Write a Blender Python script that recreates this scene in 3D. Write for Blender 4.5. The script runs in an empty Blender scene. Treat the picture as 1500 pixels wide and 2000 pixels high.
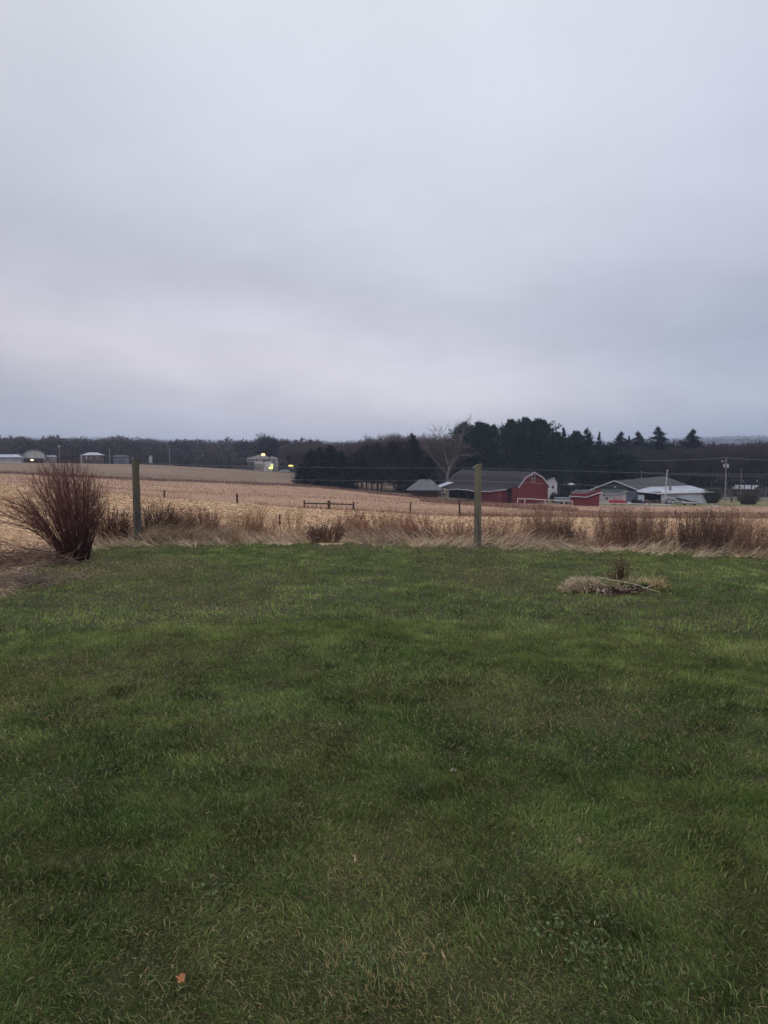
import bpy, math, random
import numpy as np
from mathutils import Vector, Matrix
R = math.radians
rng = np.random.default_rng(7)
random.seed(7)
sc = bpy.context.scene
col = sc.collection

# ---------------------------------------------------------------- camera
PITCH = R(4.38); F = 1502.0; EYE = 1.65
cam_d = bpy.data.cameras.new('camera'); cam = bpy.data.objects.new('camera', cam_d); col.objects.link(cam)
cam.location = (0, 0, EYE); cam.rotation_euler = (math.pi/2 - PITCH, 0, 0)
cam_d.sensor_fit = 'VERTICAL'; cam_d.sensor_height = 24.0; cam_d.lens = 24.0*F/2000.0
cam_d.clip_start = 0.05; cam_d.clip_end = 20000
sc.camera = cam
sc.render.engine = 'CYCLES'
sc.view_settings.view_transform = 'Standard'; sc.view_settings.look = 'None'
sc.view_settings.exposure = 0.0; sc.view_settings.gamma = 1.0
sc.view_settings.use_curve_mapping = False
sc.cycles.use_denoising = True
sc.cycles.max_bounces = 6; sc.cycles.diffuse_bounces = 3; sc.cycles.glossy_bounces = 2
sc.cycles.transmission_bounces = 4; sc.cycles.volume_bounces = 0; sc.cycles.transparent_max_bounces = 8

def lin(r, g, b):
    f = lambda c: (c/255/12.92) if c/255 <= 0.04045 else ((c/255+0.055)/1.055)**2.4
    return (f(r), f(g), f(b), 1.0)

# ---------------------------------------------------------------- sky and sun
SUN_EL, SUN_AZ = R(24), R(215)      # azimuth clockwise from +Y (behind the viewer, to the left)
world = bpy.data.worlds.new('World'); sc.world = world; world.use_nodes = True
nt = world.node_tree; N = nt.nodes; L = nt.links
N.clear()
def nd(t, **k):
    n = N.new(t)
    for a, b in k.items(): setattr(n, a, b)
    return n
def mth(op, a, b=None, c=None, clamp=False):
    n = nd('ShaderNodeMath', operation=op); n.use_clamp = clamp
    for i, v in enumerate((a, b, c)):
        if v is None: continue
        if isinstance(v, (int, float)): n.inputs[i].default_value = v
        else: L.new(v, n.inputs[i])
    return n.outputs[0]
tc = nd('ShaderNodeTexCoord'); sep = nd('ShaderNodeSeparateXYZ'); L.new(tc.outputs['Generated'], sep.inputs[0])
dx, dy, dz = sep.outputs
el = mth('MULTIPLY', mth('ARCSINE', dz), 57.2958)                  # elevation, degrees
# cloud layer: noise in stretched direction space
def noise(sx, sy, sz, scale, detail, seed, rough=0.5):
    mp = nd('ShaderNodeMapping'); mp.inputs['Scale'].default_value = (sx, sy, sz); mp.inputs['Location'].default_value = (seed, seed*1.7, seed*0.3)
    L.new(tc.outputs['Generated'], mp.inputs[0])
    n = nd('ShaderNodeTexNoise'); n.inputs['Scale'].default_value = scale; n.inputs['Detail'].default_value = detail; n.inputs['Roughness'].default_value = rough
    L.new(mp.outputs[0], n.inputs['Vector']); return n.outputs[0]
n1 = noise(1, 1, 1.1, 2.0, 2.0, 3.1, 0.45)
n2 = noise(1, 1, 1.5, 4.0, 4.0, 8.3, 0.5)
n3 = noise(1, 1, 2.6, 7.0, 5.0, 1.9, 0.55)
warp = mth('ADD', mth('MULTIPLY', mth('SUBTRACT', n1, 0.5), 9.0), mth('MULTIPLY', mth('SUBTRACT', n2, 0.5), 5.0))
lowmask = nd('ShaderNodeMapRange'); lowmask.inputs['From Min'].default_value = 26; lowmask.inputs['From Max'].default_value = 8
L.new(el, lowmask.inputs['Value'])
horm = nd('ShaderNodeMapRange'); horm.interpolation_type = 'SMOOTHSTEP'; horm.inputs['From Min'].default_value = 0.4; horm.inputs['From Max'].default_value = 5.0
L.new(el, horm.inputs['Value'])
tilt = mth('MULTIPLY', dx, 6.5)
tt = mth('ADD', el, mth('MULTIPLY', mth('ADD', tilt, warp), mth('MULTIPLY', lowmask.outputs[0], horm.outputs[0])))
ramp = nd('ShaderNodeValToRGB'); ramp.color_ramp.interpolation = 'B_SPLINE'
mr = nd('ShaderNodeMapRange'); mr.inputs['From Min'].default_value = -5; mr.inputs['From Max'].default_value = 95
L.new(tt, mr.inputs['Value']); L.new(mr.outputs[0], ramp.inputs[0])
stops = [(-5, (180, 184, 201)), (0.6, (186, 188, 204)), (2.2, (188, 189, 204)), (4.2, (201, 199, 212)), (6.6, (214, 210, 221)), (9.0, (207, 205, 218)), (12.0, (196, 198, 213)),
         (16, (205, 208, 221)), (22, (214, 218, 230)), (28, (218, 222, 233)), (36, (222, 226, 236)), (60, (243, 246, 252)), (92, (255, 255, 255))]
cr = ramp.color_ramp
while len(cr.elements) < len(stops): cr.elements.new(0.5)
for e, (t, c) in zip(cr.elements, stops):
    e.position = (t+5)/100.0; e.color = lin(*c)
# blue cast to the right, mottled brightness
mix1 = nd('ShaderNodeMix', data_type='RGBA', blend_type='MULTIPLY')
rm = nd('ShaderNodeMapRange'); rm.inputs['From Min'].default_value = 0.1; rm.inputs['From Max'].default_value = 0.5; L.new(dx, rm.inputs['Value'])
L.new(mth('MULTIPLY', rm.outputs[0], 1.0), mix1.inputs['Factor'])
L.new(ramp.outputs[0], mix1.inputs['A']); mix1.inputs['B'].default_value = (0.885, 0.90, 0.945, 1)
br = mth('ADD', 1.05, mth('ADD', mth('MULTIPLY', mth('SUBTRACT', n1, 0.5), 0.22), mth('MULTIPLY', mth('SUBTRACT', n2, 0.5), 0.13)))
n3m = mth('MULTIPLY', mth('SUBTRACT', n3, 0.5), mth('MULTIPLY', lowmask.outputs[0], 0.34))
br = mth('ADD', br, n3m)
def puff(xc, ec, sx, se, k):
    a = mth('POWER', mth('DIVIDE', mth('SUBTRACT', dx, xc), sx), 2.0); b = mth('POWER', mth('DIVIDE', mth('SUBTRACT', mth('ADD', el, mth('MULTIPLY', dx, 6.0)), ec), se), 2.0)
    return mth('MULTIPLY', mth('EXPONENT', mth('MULTIPLY', mth('ADD', a, b), -1.0)), k)
for q in ((-.26, 1.4, .07, 1.0, .10), (.20, 10.6, .22, 2.4, -.07), (-.33, 12.5, .16, 2.4, -.06), (-.14, 8.6, .16, 1.8, .05), (.33, 4.6, .10, 1.0, .05)): br = mth('ADD', br, puff(*q))
zen = nd('ShaderNodeMapRange'); zen.interpolation_type = 'SMOOTHSTEP'; zen.inputs['From Min'].default_value = 31; zen.inputs['From Max'].default_value = 68; zen.inputs['To Min'].default_value = 1.0; zen.inputs['To Max'].default_value = 1.85
L.new(el, zen.inputs['Value']); br = mth('MULTIPLY', br, zen.outputs[0])
lf = nd('ShaderNodeMapRange'); lf.interpolation_type = 'SMOOTHSTEP'; lf.inputs['From Min'].default_value = -0.52; lf.inputs['From Max'].default_value = -0.15; lf.inputs['To Min'].default_value = 0.90; L.new(dx, lf.inputs['Value'])
br = mth('MULTIPLY', br, lf.outputs[0])
lowr = nd('ShaderNodeMapRange'); lowr.interpolation_type = 'SMOOTHSTEP'; lowr.inputs['From Min'].default_value = 15; lowr.inputs['From Max'].default_value = 5; L.new(el, lowr.inputs['Value'])
sd = nd('ShaderNodeMapRange'); sd.interpolation_type = 'SMOOTHSTEP'; sd.inputs['From Min'].default_value = 0.08; sd.inputs['From Max'].default_value = 0.46; L.new(dx, sd.inputs['Value'])
mix2 = nd('ShaderNodeMix', data_type='RGBA', blend_type='MULTIPLY'); L.new(mth('MULTIPLY', lowr.outputs[0], sd.outputs[0]), mix2.inputs['Factor']); L.new(mix1.outputs['Result'], mix2.inputs['A']); mix2.inputs['B'].default_value = (0.74, 0.83, 0.86, 1)
lowl = nd('ShaderNodeMapRange'); lowl.interpolation_type = 'SMOOTHSTEP'; lowl.inputs['From Min'].default_value = 6; lowl.inputs['From Max'].default_value = 2; L.new(el, lowl.inputs['Value'])
sl = nd('ShaderNodeMapRange'); sl.interpolation_type = 'SMOOTHSTEP'; sl.inputs['From Min'].default_value = -0.12; sl.inputs['From Max'].default_value = -0.42; L.new(dx, sl.inputs['Value'])
mix3 = nd('ShaderNodeMix', data_type='RGBA', blend_type='MULTIPLY'); L.new(mth('MULTIPLY', lowl.outputs[0], sl.outputs[0]), mix3.inputs['Factor']); L.new(mix2.outputs['Result'], mix3.inputs['A']); mix3.inputs['B'].default_value = (0.90, 0.935, 0.955, 1)
vm = nd('ShaderNodeVectorMath', operation='SCALE'); L.new(mix3.outputs['Result'], vm.inputs[0]); L.new(br, vm.inputs['Scale'])
bg1 = nd('ShaderNodeBackground'); L.new(vm.outputs[0], bg1.inputs[0]); bg1.inputs[1].default_value = 1.0
sky = nd('ShaderNodeTexSky', sky_type='NISHITA'); sky.sun_disc = False; sky.sun_elevation = SUN_EL; sky.sun_rotation = SUN_AZ
bg2 = nd('ShaderNodeBackground'); L.new(sky.outputs[0], bg2.inputs[0]); bg2.inputs[1].default_value = 0.08
mxs = nd('ShaderNodeMixShader'); mxs.inputs[0].default_value = 0.06
L.new(bg1.outputs[0], mxs.inputs[1]); L.new(bg2.outputs[0], mxs.inputs[2])
out = nd('ShaderNodeOutputWorld'); L.new(mxs.outputs[0], out.inputs[0])

sun_d = bpy.data.lights.new('sun', 'SUN'); sun_d.energy = 0.5; sun_d.angle = R(30); sun_d.color = (1.0, 0.96, 0.92)
sun = bpy.data.objects.new('sun', sun_d); col.objects.link(sun)
sv = Vector((math.sin(SUN_AZ)*math.cos(SUN_EL), math.cos(SUN_AZ)*math.cos(SUN_EL), math.sin(SUN_EL)))
sun.rotation_euler = sv.to_track_quat('Z', 'Y').to_euler()

# ---------------------------------------------------------------- helpers: sight lines and terrain
def ray(x, y):
    """unit horizontal direction and slope of the sight line through a point of the photograph"""
    vx = (x-750)/F; vy = (1000-y)/F
    fy, fz = math.cos(PITCH), -math.sin(PITCH); uy, uz = math.sin(PITCH), math.cos(PITCH)
    d = np.array([vx, fy+uy*vy, fz+uz*vy]); h = math.hypot(d[0], d[1])
    return d[0]/h, d[1]/h, d[2]/h
def at(x, y, r):
    ux, uy, s = ray(x, y); return Vector((ux*r, uy*r, EYE+s*r))
def azx(x): ux, uy, _ = ray(x, 885); return math.atan2(ux, uy)
def slope_y(y, x=750): return ray(x, y)[2]

def vnoise(x, y, seed=0):
    """smooth value noise in numpy, range 0..1"""
    xi = np.floor(x).astype(np.int64); yi = np.floor(y).astype(np.int64)
    fx = x-xi; fy = y-yi; fx = fx*fx*(3-2*fx); fy = fy*fy*(3-2*fy)
    def h(a, b):
        n = (a*374761393 + b*668265263 + seed*974634777) & 0xffffffff
        n = ((n ^ (n >> 13))*1274126177) & 0xffffffff
        return ((n ^ (n >> 16)) & 0xffff)/65535.0
    return (h(xi, yi)*(1-fx)+h(xi+1, yi)*fx)*(1-fy)+(h(xi, yi+1)*(1-fx)+h(xi+1, yi+1)*fx)*fy
def fbm(x, y, sc_, seed=0, oct=4):
    x = np.asarray(x, float)/sc_; y = np.asarray(y, float)/sc_; s = 0; a = 0.5
    for k in range(oct): s = s+a*vnoise(x, y, seed+k*17); a *= 0.5; x = x*2.03+5.1; y = y*2.03+1.7
    return s/(1-0.5**oct)

KR = [0, 8, 14, 25, 37, 50, 70, 100, 130, 165, 200, 230, 280, 330, 400, 600, 900, 1500, 2500, 4500]
# ground line of sight (photograph rows) per column for r >= 37; nearer ground follows from height
KC = {
 0:    [950, 955, 952, 942, 935, 930, 925, 920, 910, 903.5, 904, 900, 888, 871, 873, 880],
 300:  [975, 981, 974, 962, 952, 944, 939, 932, 918, 908, 911, 905, 890, 873, 874, 880],
 600:  [996, 1003, 994, 978, 967, 957, 951, 947, 935, 927, 922, 912, 893, 876, 876, 880],
 900:  [1012, 1020, 1008, 996, 987, 984, 981, 976, 966, 955, 945, 925, 900, 878, 876, 880],
 1200: [1015, 1025, 1016, 1009, 1005, 997, 989, 984.5, 976, 968, 955, 930, 900, 876, 872, 872],
 1500: [1016, 1025, 1016, 1009, 1005, 998, 990, 984.5, 976, 968, 957, 932, 895, 867, 866, 870]}
fine = np.concatenate([np.linspace(0, 60, 241), np.geomspace(61, 4500, 420)])
def hermite(xk, yk, x):
    xk = np.array(xk, float); yk = np.array(yk, float)
    d = np.diff(yk)/np.diff(xk); m = np.zeros(len(xk)); m[1:-1] = (d[:-1]*np.diff(xk)[1:]+d[1:]*np.diff(xk)[:-1])/(xk[2:]-xk[:-2]); m[0] = d[0]; m[-1] = d[-1]
    i = np.clip(np.searchsorted(xk, x)-1, 0, len(xk)-2); h = xk[i+1]-xk[i]; t = np.clip((x-xk[i])/h, 0, 1)
    return (2*t**3-3*t**2+1)*yk[i]+(t**3-2*t**2+t)*h*m[i]+(-2*t**3+3*t**2)*yk[i+1]+(t**3-t**2)*h*m[i+1]
caz, cz = [], []
for x, ys in KC.items():
    z37 = EYE+slope_y(ys[0], x)*37
    z = [0, 0, min(0.0, 0.02), z37*0.42+0.02, z37]+[EYE+slope_y(y, x)*r for y, r in zip(ys[1:], KR[5:])]
    caz.append(azx(x)); cz.append(hermite(KR, z, fine))
back = hermite([0, 14, 100, 600, 1500, 4500], [0, 0, -1, -5, 10, 10], fine)
caz = [-math.pi, R(-75)]+caz+[R(75), math.pi]; cz = [back, cz[0]]+cz+[cz[-1], back]
azf = np.linspace(-math.pi, math.pi, 1441)
cz = np.array(cz); ZT = np.empty((len(azf), len(fine)))
for j in range(len(fine)): ZT[:, j] = hermite(caz, cz[:, j], azf) if False else np.interp(azf, caz, cz[:, j])
k = np.exp(-np.linspace(-2, 2, 25)**2); k /= k.sum()
ZT = np.apply_along_axis(lambda v: np.convolve(np.concatenate([v[-13:-1], v, v[1:13]]), k, 'valid'), 0, ZT)
def zt(X, Y):
    X = np.asarray(X, float); Y = np.asarray(Y, float)
    r = np.hypot(X, Y); a = np.arctan2(X, Y)
    fa = (a+math.pi)/(2*math.pi)*1440; ia = np.clip(fa.astype(int), 0, 1439); ta = fa-ia
    ir = np.clip(np.searchsorted(fine, r)-1, 0, len(fine)-2); tr = np.clip((r-fine[ir])/(fine[ir+1]-fine[ir]), 0, 1)
    z = (ZT[ia, ir]*(1-tr)+ZT[ia, ir+1]*tr)*(1-ta)+(ZT[ia+1, ir]*(1-tr)+ZT[ia+1, ir+1]*tr)*ta
    b = (fbm(X, Y, 2.2, 3)-0.5)*0.10*np.clip(r/6, 0.25, 1) + (fbm(X, Y, 0.45, 5, 2)-0.5)*0.035
    b = b + (fbm(X, Y, 14, 9)-0.5)*0.35*np.clip((r-20)/60, 0, 1) + (fbm(X, Y, 120, 11)-0.5)*8*np.clip((r-500)/900, 0, 1)
    return z+b
def gz(x, y): return float(zt(np.array([x]), np.array([y]))[0])
def gp(xpx, r, ypx=885):
    ux, uy, _ = ray(xpx, ypx); return Vector((ux*r, uy*r, gz(ux*r, uy*r)))

EDGE = [(-180, 5.0), (-90, 5.0), (-35, 8.0)]+[(math.degrees(azx(x)), r) for x, r in
        [(-60, 8.8), (0, 10.8), (30, 11.9), (60, 12.9), (110, 13.7), (170, 14.3), (260, 14.6), (450, 14.3), (650, 13.9), (934, 13.6), (1200, 13.6), (1350, 13.7), (1500, 13.7)]]+[(40, 12.5), (90, 10), (180, 8)]
def redge(a):
    d = np.degrees(a); e = np.interp(d, [p[0] for p in EDGE], [p[1] for p in EDGE])
    return e+0.18*np.sin(d*1.9)+0.12*np.sin(d*4.7+1)+0.07*np.sin(d*13+2)

# ---------------------------------------------------------------- helpers: materials
MATS = {}
def mat(name, c, c2=None, scale=1.0, detail=4, rough=0.9, bump=0.0, stretch=(1, 1, 1), attr=False, emit=None, spec=0.2, metal=0.0, wave=None, coords='Object', trans=0.0, contrast=(0.35, 0.65)):
    m = bpy.data.materials.new(name); m.use_nodes = True; t = m.node_tree; n = t.nodes; l = t.links
    b = n['Principled BSDF']; b.inputs['Roughness'].default_value = rough; b.inputs['Specular IOR Level'].default_value = spec; b.inputs['Metallic'].default_value = metal
    c = tuple(c)+(1,); c2 = (tuple(c2)+(1,)) if c2 else tuple(v*0.6 for v in c[:3])+(1,)
    tx = n.new('ShaderNodeTexCoord'); mp = n.new('ShaderNodeMapping'); mp.inputs['Scale'].default_value = stretch
    l.new(tx.outputs[coords], mp.inputs[0])
    no = n.new('ShaderNodeTexNoise'); no.inputs['Scale'].default_value = scale; no.inputs['Detail'].default_value = detail; no.inputs['Roughness'].default_value = 0.62
    l.new(mp.outputs[0], no.inputs['Vector'])
    rp = n.new('ShaderNodeMapRange'); rp.inputs['From Min'].default_value = contrast[0]; rp.inputs['From Max'].default_value = contrast[1]; l.new(no.outputs[0], rp.inputs['Value'])
    mx = n.new('ShaderNodeMix'); mx.data_type = 'RGBA'; mx.inputs['A'].default_value = c; mx.inputs['B'].default_value = c2
    l.new(rp.outputs[0], mx.inputs['Factor']); src = mx.outputs['Result']
    if wave:
        w = n.new('ShaderNodeTexWave'); w.inputs['Scale'].default_value = wave[0]; w.bands_direction = wave[1]; w.inputs['Distortion'].default_value = 0.0
        l.new(tx.outputs[coords], w.inputs['Vector'])
        w2 = n.new('ShaderNodeMix'); w2.data_type = 'RGBA'; w2.blend_type = 'MULTIPLY'
        wr = n.new('ShaderNodeMapRange'); wr.inputs['From Min'].default_value = 0.0; wr.inputs['From Max'].default_value = 0.2; wr.inputs['To Min'].default_value = wave[2]; wr.inputs['To Max'].default_value = 0.0
        l.new(w.outputs[0], wr.inputs['Value']); l.new(wr.outputs[0], w2.inputs['Factor']); l.new(src, w2.inputs['A']); w2.inputs['B'].default_value = (0.3, 0.3, 0.3, 1); src = w2.outputs['Result']
    if attr:
        at_ = n.new('ShaderNodeAttribute'); at_.attribute_name = 'tint'
        m2 = n.new('ShaderNodeMix'); m2.data_type = 'RGBA'; m2.blend_type = 'MULTIPLY'; m2.inputs['Factor'].default_value = 1.0
        l.new(at_.outputs['Color'], m2.inputs['A']); l.new(src, m2.inputs['B']); src = m2.outputs['Result']
    l.new(src, b.inputs['Base Color'])
    if trans > 0:
        tb = n.new('ShaderNodeBsdfTranslucent'); l.new(src, tb.inputs[0]); ms = n.new('ShaderNodeMixShader'); ms.inputs[0].default_value = trans
        l.new(b.outputs[0], ms.inputs[1]); l.new(tb.outputs[0], ms.inputs[2]); l.new(ms.outputs[0], n['Material Output'].inputs[0])
    if bump > 0:
        bp = n.new('ShaderNodeBump'); bp.inputs['Strength'].default_value = 0.7; bp.inputs['Distance'].default_value = bump
        l.new(no.outputs[0], bp.inputs['Height']); l.new(bp.outputs[0], b.inputs['Normal'])
    if emit:
        b.inputs['Emission Color'].default_value = tuple(emit[0])+(1,); b.inputs['Emission Strength'].default_value = emit[1]
    MATS[name] = m; return m

# ---------------------------------------------------------------- helpers: meshes and objects
def npmesh(name, V, F3=None, F4=None, tint=None, smooth=False):
    me = bpy.data.meshes.new(name); V = np.asarray(V, np.float32)
    me.vertices.add(len(V)); me.vertices.foreach_set('co', V.ravel())
    parts, sizes = [], []
    if F4 is not None and len(F4): parts.append(np.asarray(F4, np.int32).ravel()); sizes.append(np.full(len(F4), 4, np.int32))
    if F3 is not None and len(F3): parts.append(np.asarray(F3, np.int32).ravel()); sizes.append(np.full(len(F3), 3, np.int32))
    li = np.concatenate(parts); sz = np.concatenate(sizes); st = np.concatenate([[0], np.cumsum(sz)[:-1]]).astype(np.int32)
    me.loops.add(len(li)); me.loops.foreach_set('vertex_index', li)
    me.polygons.add(len(sz)); me.polygons.foreach_set('loop_start', st); me.polygons.foreach_set('loop_total', sz)
    me.update(calc_edges=True)
    if tint is not None:
        a = me.color_attributes.new('tint', 'FLOAT_COLOR', 'POINT'); t = np.ones((len(V), 4), np.float32); t[:, :3] = tint; a.data.foreach_set('color', t.ravel())
    if smooth: me.polygons.foreach_set('use_smooth', np.ones(len(sz), bool))
    return me
def tag(o, label=None, cat=None, group=None, kind=None):
    if label: o['label'] = label
    if cat: o['category'] = cat
    if group: o['group'] = group
    if kind: o['kind'] = kind
    return o
def link(name, me, m=None, parent=None):
    o = bpy.data.objects.new(name, me); col.objects.link(o)
    if m is not None and not me.materials: me.materials.append(m)
    if parent is not None: o.parent = parent
    return o
def empty(name, loc, rz=0, label=None, cat=None, group=None):
    o = bpy.data.objects.new(name, None); col.objects.link(o); o.location = loc; o.rotation_euler = (0, 0, rz); o.empty_display_size = 0.3
    return tag(o, label, cat, group)
def copy_tree(o, parent=None):
    kids = [c for c in bpy.data.objects if c.parent == o] if o.name not in KIDS else KIDS[o.name]
    c = o.copy(); col.objects.link(c); c.parent = parent
    for ch in kids: copy_tree(ch, c)
    return c
KIDS = {}

class MB:
    def __init__(s): s.v = []; s.f = []
    def add(s, vs, fs):
        b = len(s.v); s.v += [tuple(v) for v in vs]; s.f += [tuple(i+b for i in f) for f in fs]; return s
    def box(s, x0, x1, y0, y1, z0, z1, M=None):
        vs = [Vector((x, y, z)) for z in (z0, z1) for y in (y0, y1) for x in (x0, x1)]
        if M: vs = [M @ v for v in vs]
        return s.add(vs, [(0, 2, 3, 1), (4, 5, 7, 6), (0, 1, 5, 4), (2, 6, 7, 3), (0, 4, 6, 2), (1, 3, 7, 5)])
    def slab(s, pts, t, d=(0, 0, 1)):
        """polygon thickened by t along -d"""
        d = Vector(d); n = len(pts); a = [Vector(p) for p in pts]; b = [p-d*t for p in a]
        return s.add(a+b, [tuple(range(n)), tuple(range(2*n-1, n-1, -1))]+[(i, i+n, (i+1) % n+n, (i+1) % n) for i in range(n)])
    def tube(s, p0, p1, r0, r1=None, n=8):
        p0, p1 = Vector(p0), Vector(p1); r1 = r0 if r1 is None else r1; q = (p1-p0).to_track_quat('Z', 'Y')
        vs = [p+q @ Vector((math.cos(2*math.pi*i/n)*r, math.sin(2*math.pi*i/n)*r, 0)) for p, r in ((p0, r0), (p1, r1)) for i in range(n)]
        return s.add(vs, [(i, (i+1) % n, (i+1) % n+n, i+n) for i in range(n)]+[tuple(range(n-1, -1, -1)), tuple(range(n, 2*n))])
    def ball(s, c, r, sx=1, sy=1, sz=1, n=10, m=7, jit=0):
        c = Vector(c); vs = []
        for i in range(m+1):
            for j in range(n):
                a, b = math.pi*i/m, 2*math.pi*j/n; k = 1+random.uniform(-jit, jit)
                vs.append(c+Vector((math.sin(a)*math.cos(b)*sx, math.sin(a)*math.sin(b)*sy, math.cos(a)*sz))*r*k)
        return s.add(vs, [(i*n+j, (i+1)*n+j, (i+1)*n+(j+1) % n, i*n+(j+1) % n) for i in range(m) for j in range(n)])
    def build(s, name, m, parent=None, bev=0):
        me = bpy.data.meshes.new(name); me.from_pydata(s.v, [], s.f); me.validate(); me.update()
        o = link(name, me, m, parent)
        if bev: md = o.modifiers.new('bevel', 'BEVEL'); md.width = bev; md.segments = 2; md.limit_method = 'ANGLE'
        return o

def segs_mesh(name, S, n=3, tint=None):
    """S: rows p0 p1 r0 r1 -> n-sided tapered prisms, one mesh"""
    S = np.asarray(S, float); p0, p1, r0, r1 = S[:, :3], S[:, 3:6], S[:, 6], S[:, 7]
    d = p1-p0; d /= np.maximum(np.linalg.norm(d, axis=1, keepdims=True), 1e-9)
    ref = np.where(np.abs(d[:, 2:3]) > 0.9, [[1., 0, 0]], [[0., 0, 1.]]); u = np.cross(d, ref); u /= np.linalg.norm(u, axis=1, keepdims=True); w = np.cross(d, u)
    V = []
    for p, r in ((p0, r0), (p1, r1)):
        for i in range(n):
            a = 2*math.pi*i/n; V.append(p+(u*math.cos(a)+w*math.sin(a))*r[:, None])
    V = np.stack(V, 1).reshape(-1, 3); b = np.arange(len(S))[:, None]*2*n
    Fq = np.concatenate([b+np.array([[i, (i+1) % n, (i+1) % n+n, i+n]]) for i in range(n)], 0)
    t = None if tint is None else np.repeat(np.asarray(tint), 2*n, axis=0)
    return npmesh(name, V, None, Fq, t)

def blades(P, h, w, az, lean, bend, tint, twist=None):
    """P base points; h length; w width; az lean heading; lean, bend from vertical (radians). three-sided strips of 5 verts"""
    n = len(P); dirx = np.stack([np.sin(az), np.cos(az), np.zeros(n)], 1); up = np.array([[0, 0, 1.]])
    tw = rng.uniform(0, math.pi, n) if twist is None else twist
    side = np.stack([np.cos(tw), np.sin(tw), np.zeros(n)], 1)
    d1 = dirx*np.sin(lean)[:, None]+up*np.cos(lean)[:, None]; l2 = lean+bend; d2 = dirx*np.sin(l2)[:, None]+up*np.cos(l2)[:, None]
    h = h[:, None]; w = w[:, None]
    m = P+d1*h*0.5; t = m+d2*h*0.5
    V = np.stack([P-side*w*0.5, P+side*w*0.5, m-side*w*0.42, m+side*w*0.42, t], 1).reshape(-1, 3)
    b = np.arange(n)[:, None]*5
    return V, b+np.array([[2, 3, 4]]), b+np.array([[0, 1, 3, 2]]), np.repeat(tint, 5, axis=0)
def flat_strips(P, L_, w, az, tilt, tint, lift):
    """crumpled leaf strips lying on the ground: 3 cross rows, quads"""
    n = len(P); d = np.stack([np.sin(az)*np.cos(tilt), np.cos(az)*np.cos(tilt), np.sin(tilt)], 1)
    s = np.stack([np.cos(az), -np.sin(az), rng.uniform(-0.9, 0.9, n)], 1); s /= np.linalg.norm(s, axis=1, keepdims=True)
    L_ = L_[:, None]; w = w[:, None]; up = np.array([[0, 0, 1.]])
    a = P; m = P+d*L_*0.5+up*lift[:, None]; c = P+d*L_
    V = np.stack([a-s*w*.35, a+s*w*.35, m-s*w*.5, m+s*w*.5, c-s*w*.15, c+s*w*.15], 1).reshape(-1, 3); b = np.arange(n)[:, None]*6
    return V, np.concatenate([b+np.array([[0, 1, 3, 2]]), b+np.array([[2, 3, 5, 4]])], 0), np.repeat(tint, 6, axis=0)
def polar_pts(n, a0, a1, r0, r1, power=2.0):
    a = rng.uniform(a0, a1, n); r = (rng.uniform(r0**power, r1**power, n))**(1/power); return a, r
def jitter_tint(base, n, v=0.2, hue=0.06):
    base = np.asarray(base, float); k = np.clip(rng.normal(1, v, (n, 1)), 0.35, 2); return np.clip((base*k)*(1+rng.normal(0, hue, (n, 3))), 0.003, 0.9)

# ---------------------------------------------------------------- materials
LAWN = mat('lawn_soil', (0.024, 0.032, 0.010), (0.045, 0.040, 0.018), scale=1.2, detail=8, bump=0.02, coords='Object')
GRASS = mat('grass_blade', (1.0, 1.0, 1.0), (0.72, 0.78, 0.66), scale=0.9, detail=5, attr=True, rough=0.9, spec=0.08, trans=0.25)
STRAW_G = mat('straw_ground', (0.55, 0.39, 0.25), (0.42, 0.28, 0.18), scale=2.2, detail=10, bump=0.06)
LITTER = mat('dry_leaf', (1, 1, 1), (0.7, 0.66, 0.6), scale=3, detail=4, attr=True, rough=0.85, trans=0.15)
PAST = mat('pasture_ground', (0.36, 0.225, 0.145), (0.27, 0.16, 0.105), scale=0.11, detail=12, bump=0.15, stretch=(0.6, 1, 1))
HILL = mat('hill_field_ground', (0.195, 0.130, 0.085), (0.155, 0.105, 0.072), scale=0.03, detail=12, bump=0.2)
YARD = mat('yard_grass', (0.13, 0.13, 0.055), (0.20, 0.16, 0.085), scale=0.08, detail=10, bump=0.1)
FARG = mat('far_ground', (0.06, 0.055, 0.045), (0.09, 0.075, 0.055), scale=0.01, detail=8)
FYARD = mat('farm_ground', (0.20, 0.14, 0.10), (0.13, 0.11, 0.07), scale=0.09, detail=10, bump=0.1)
ASPH = mat('asphalt', (0.30, 0.28, 0.30), (0.24, 0.23, 0.25), scale=0.5, detail=6)

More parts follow.
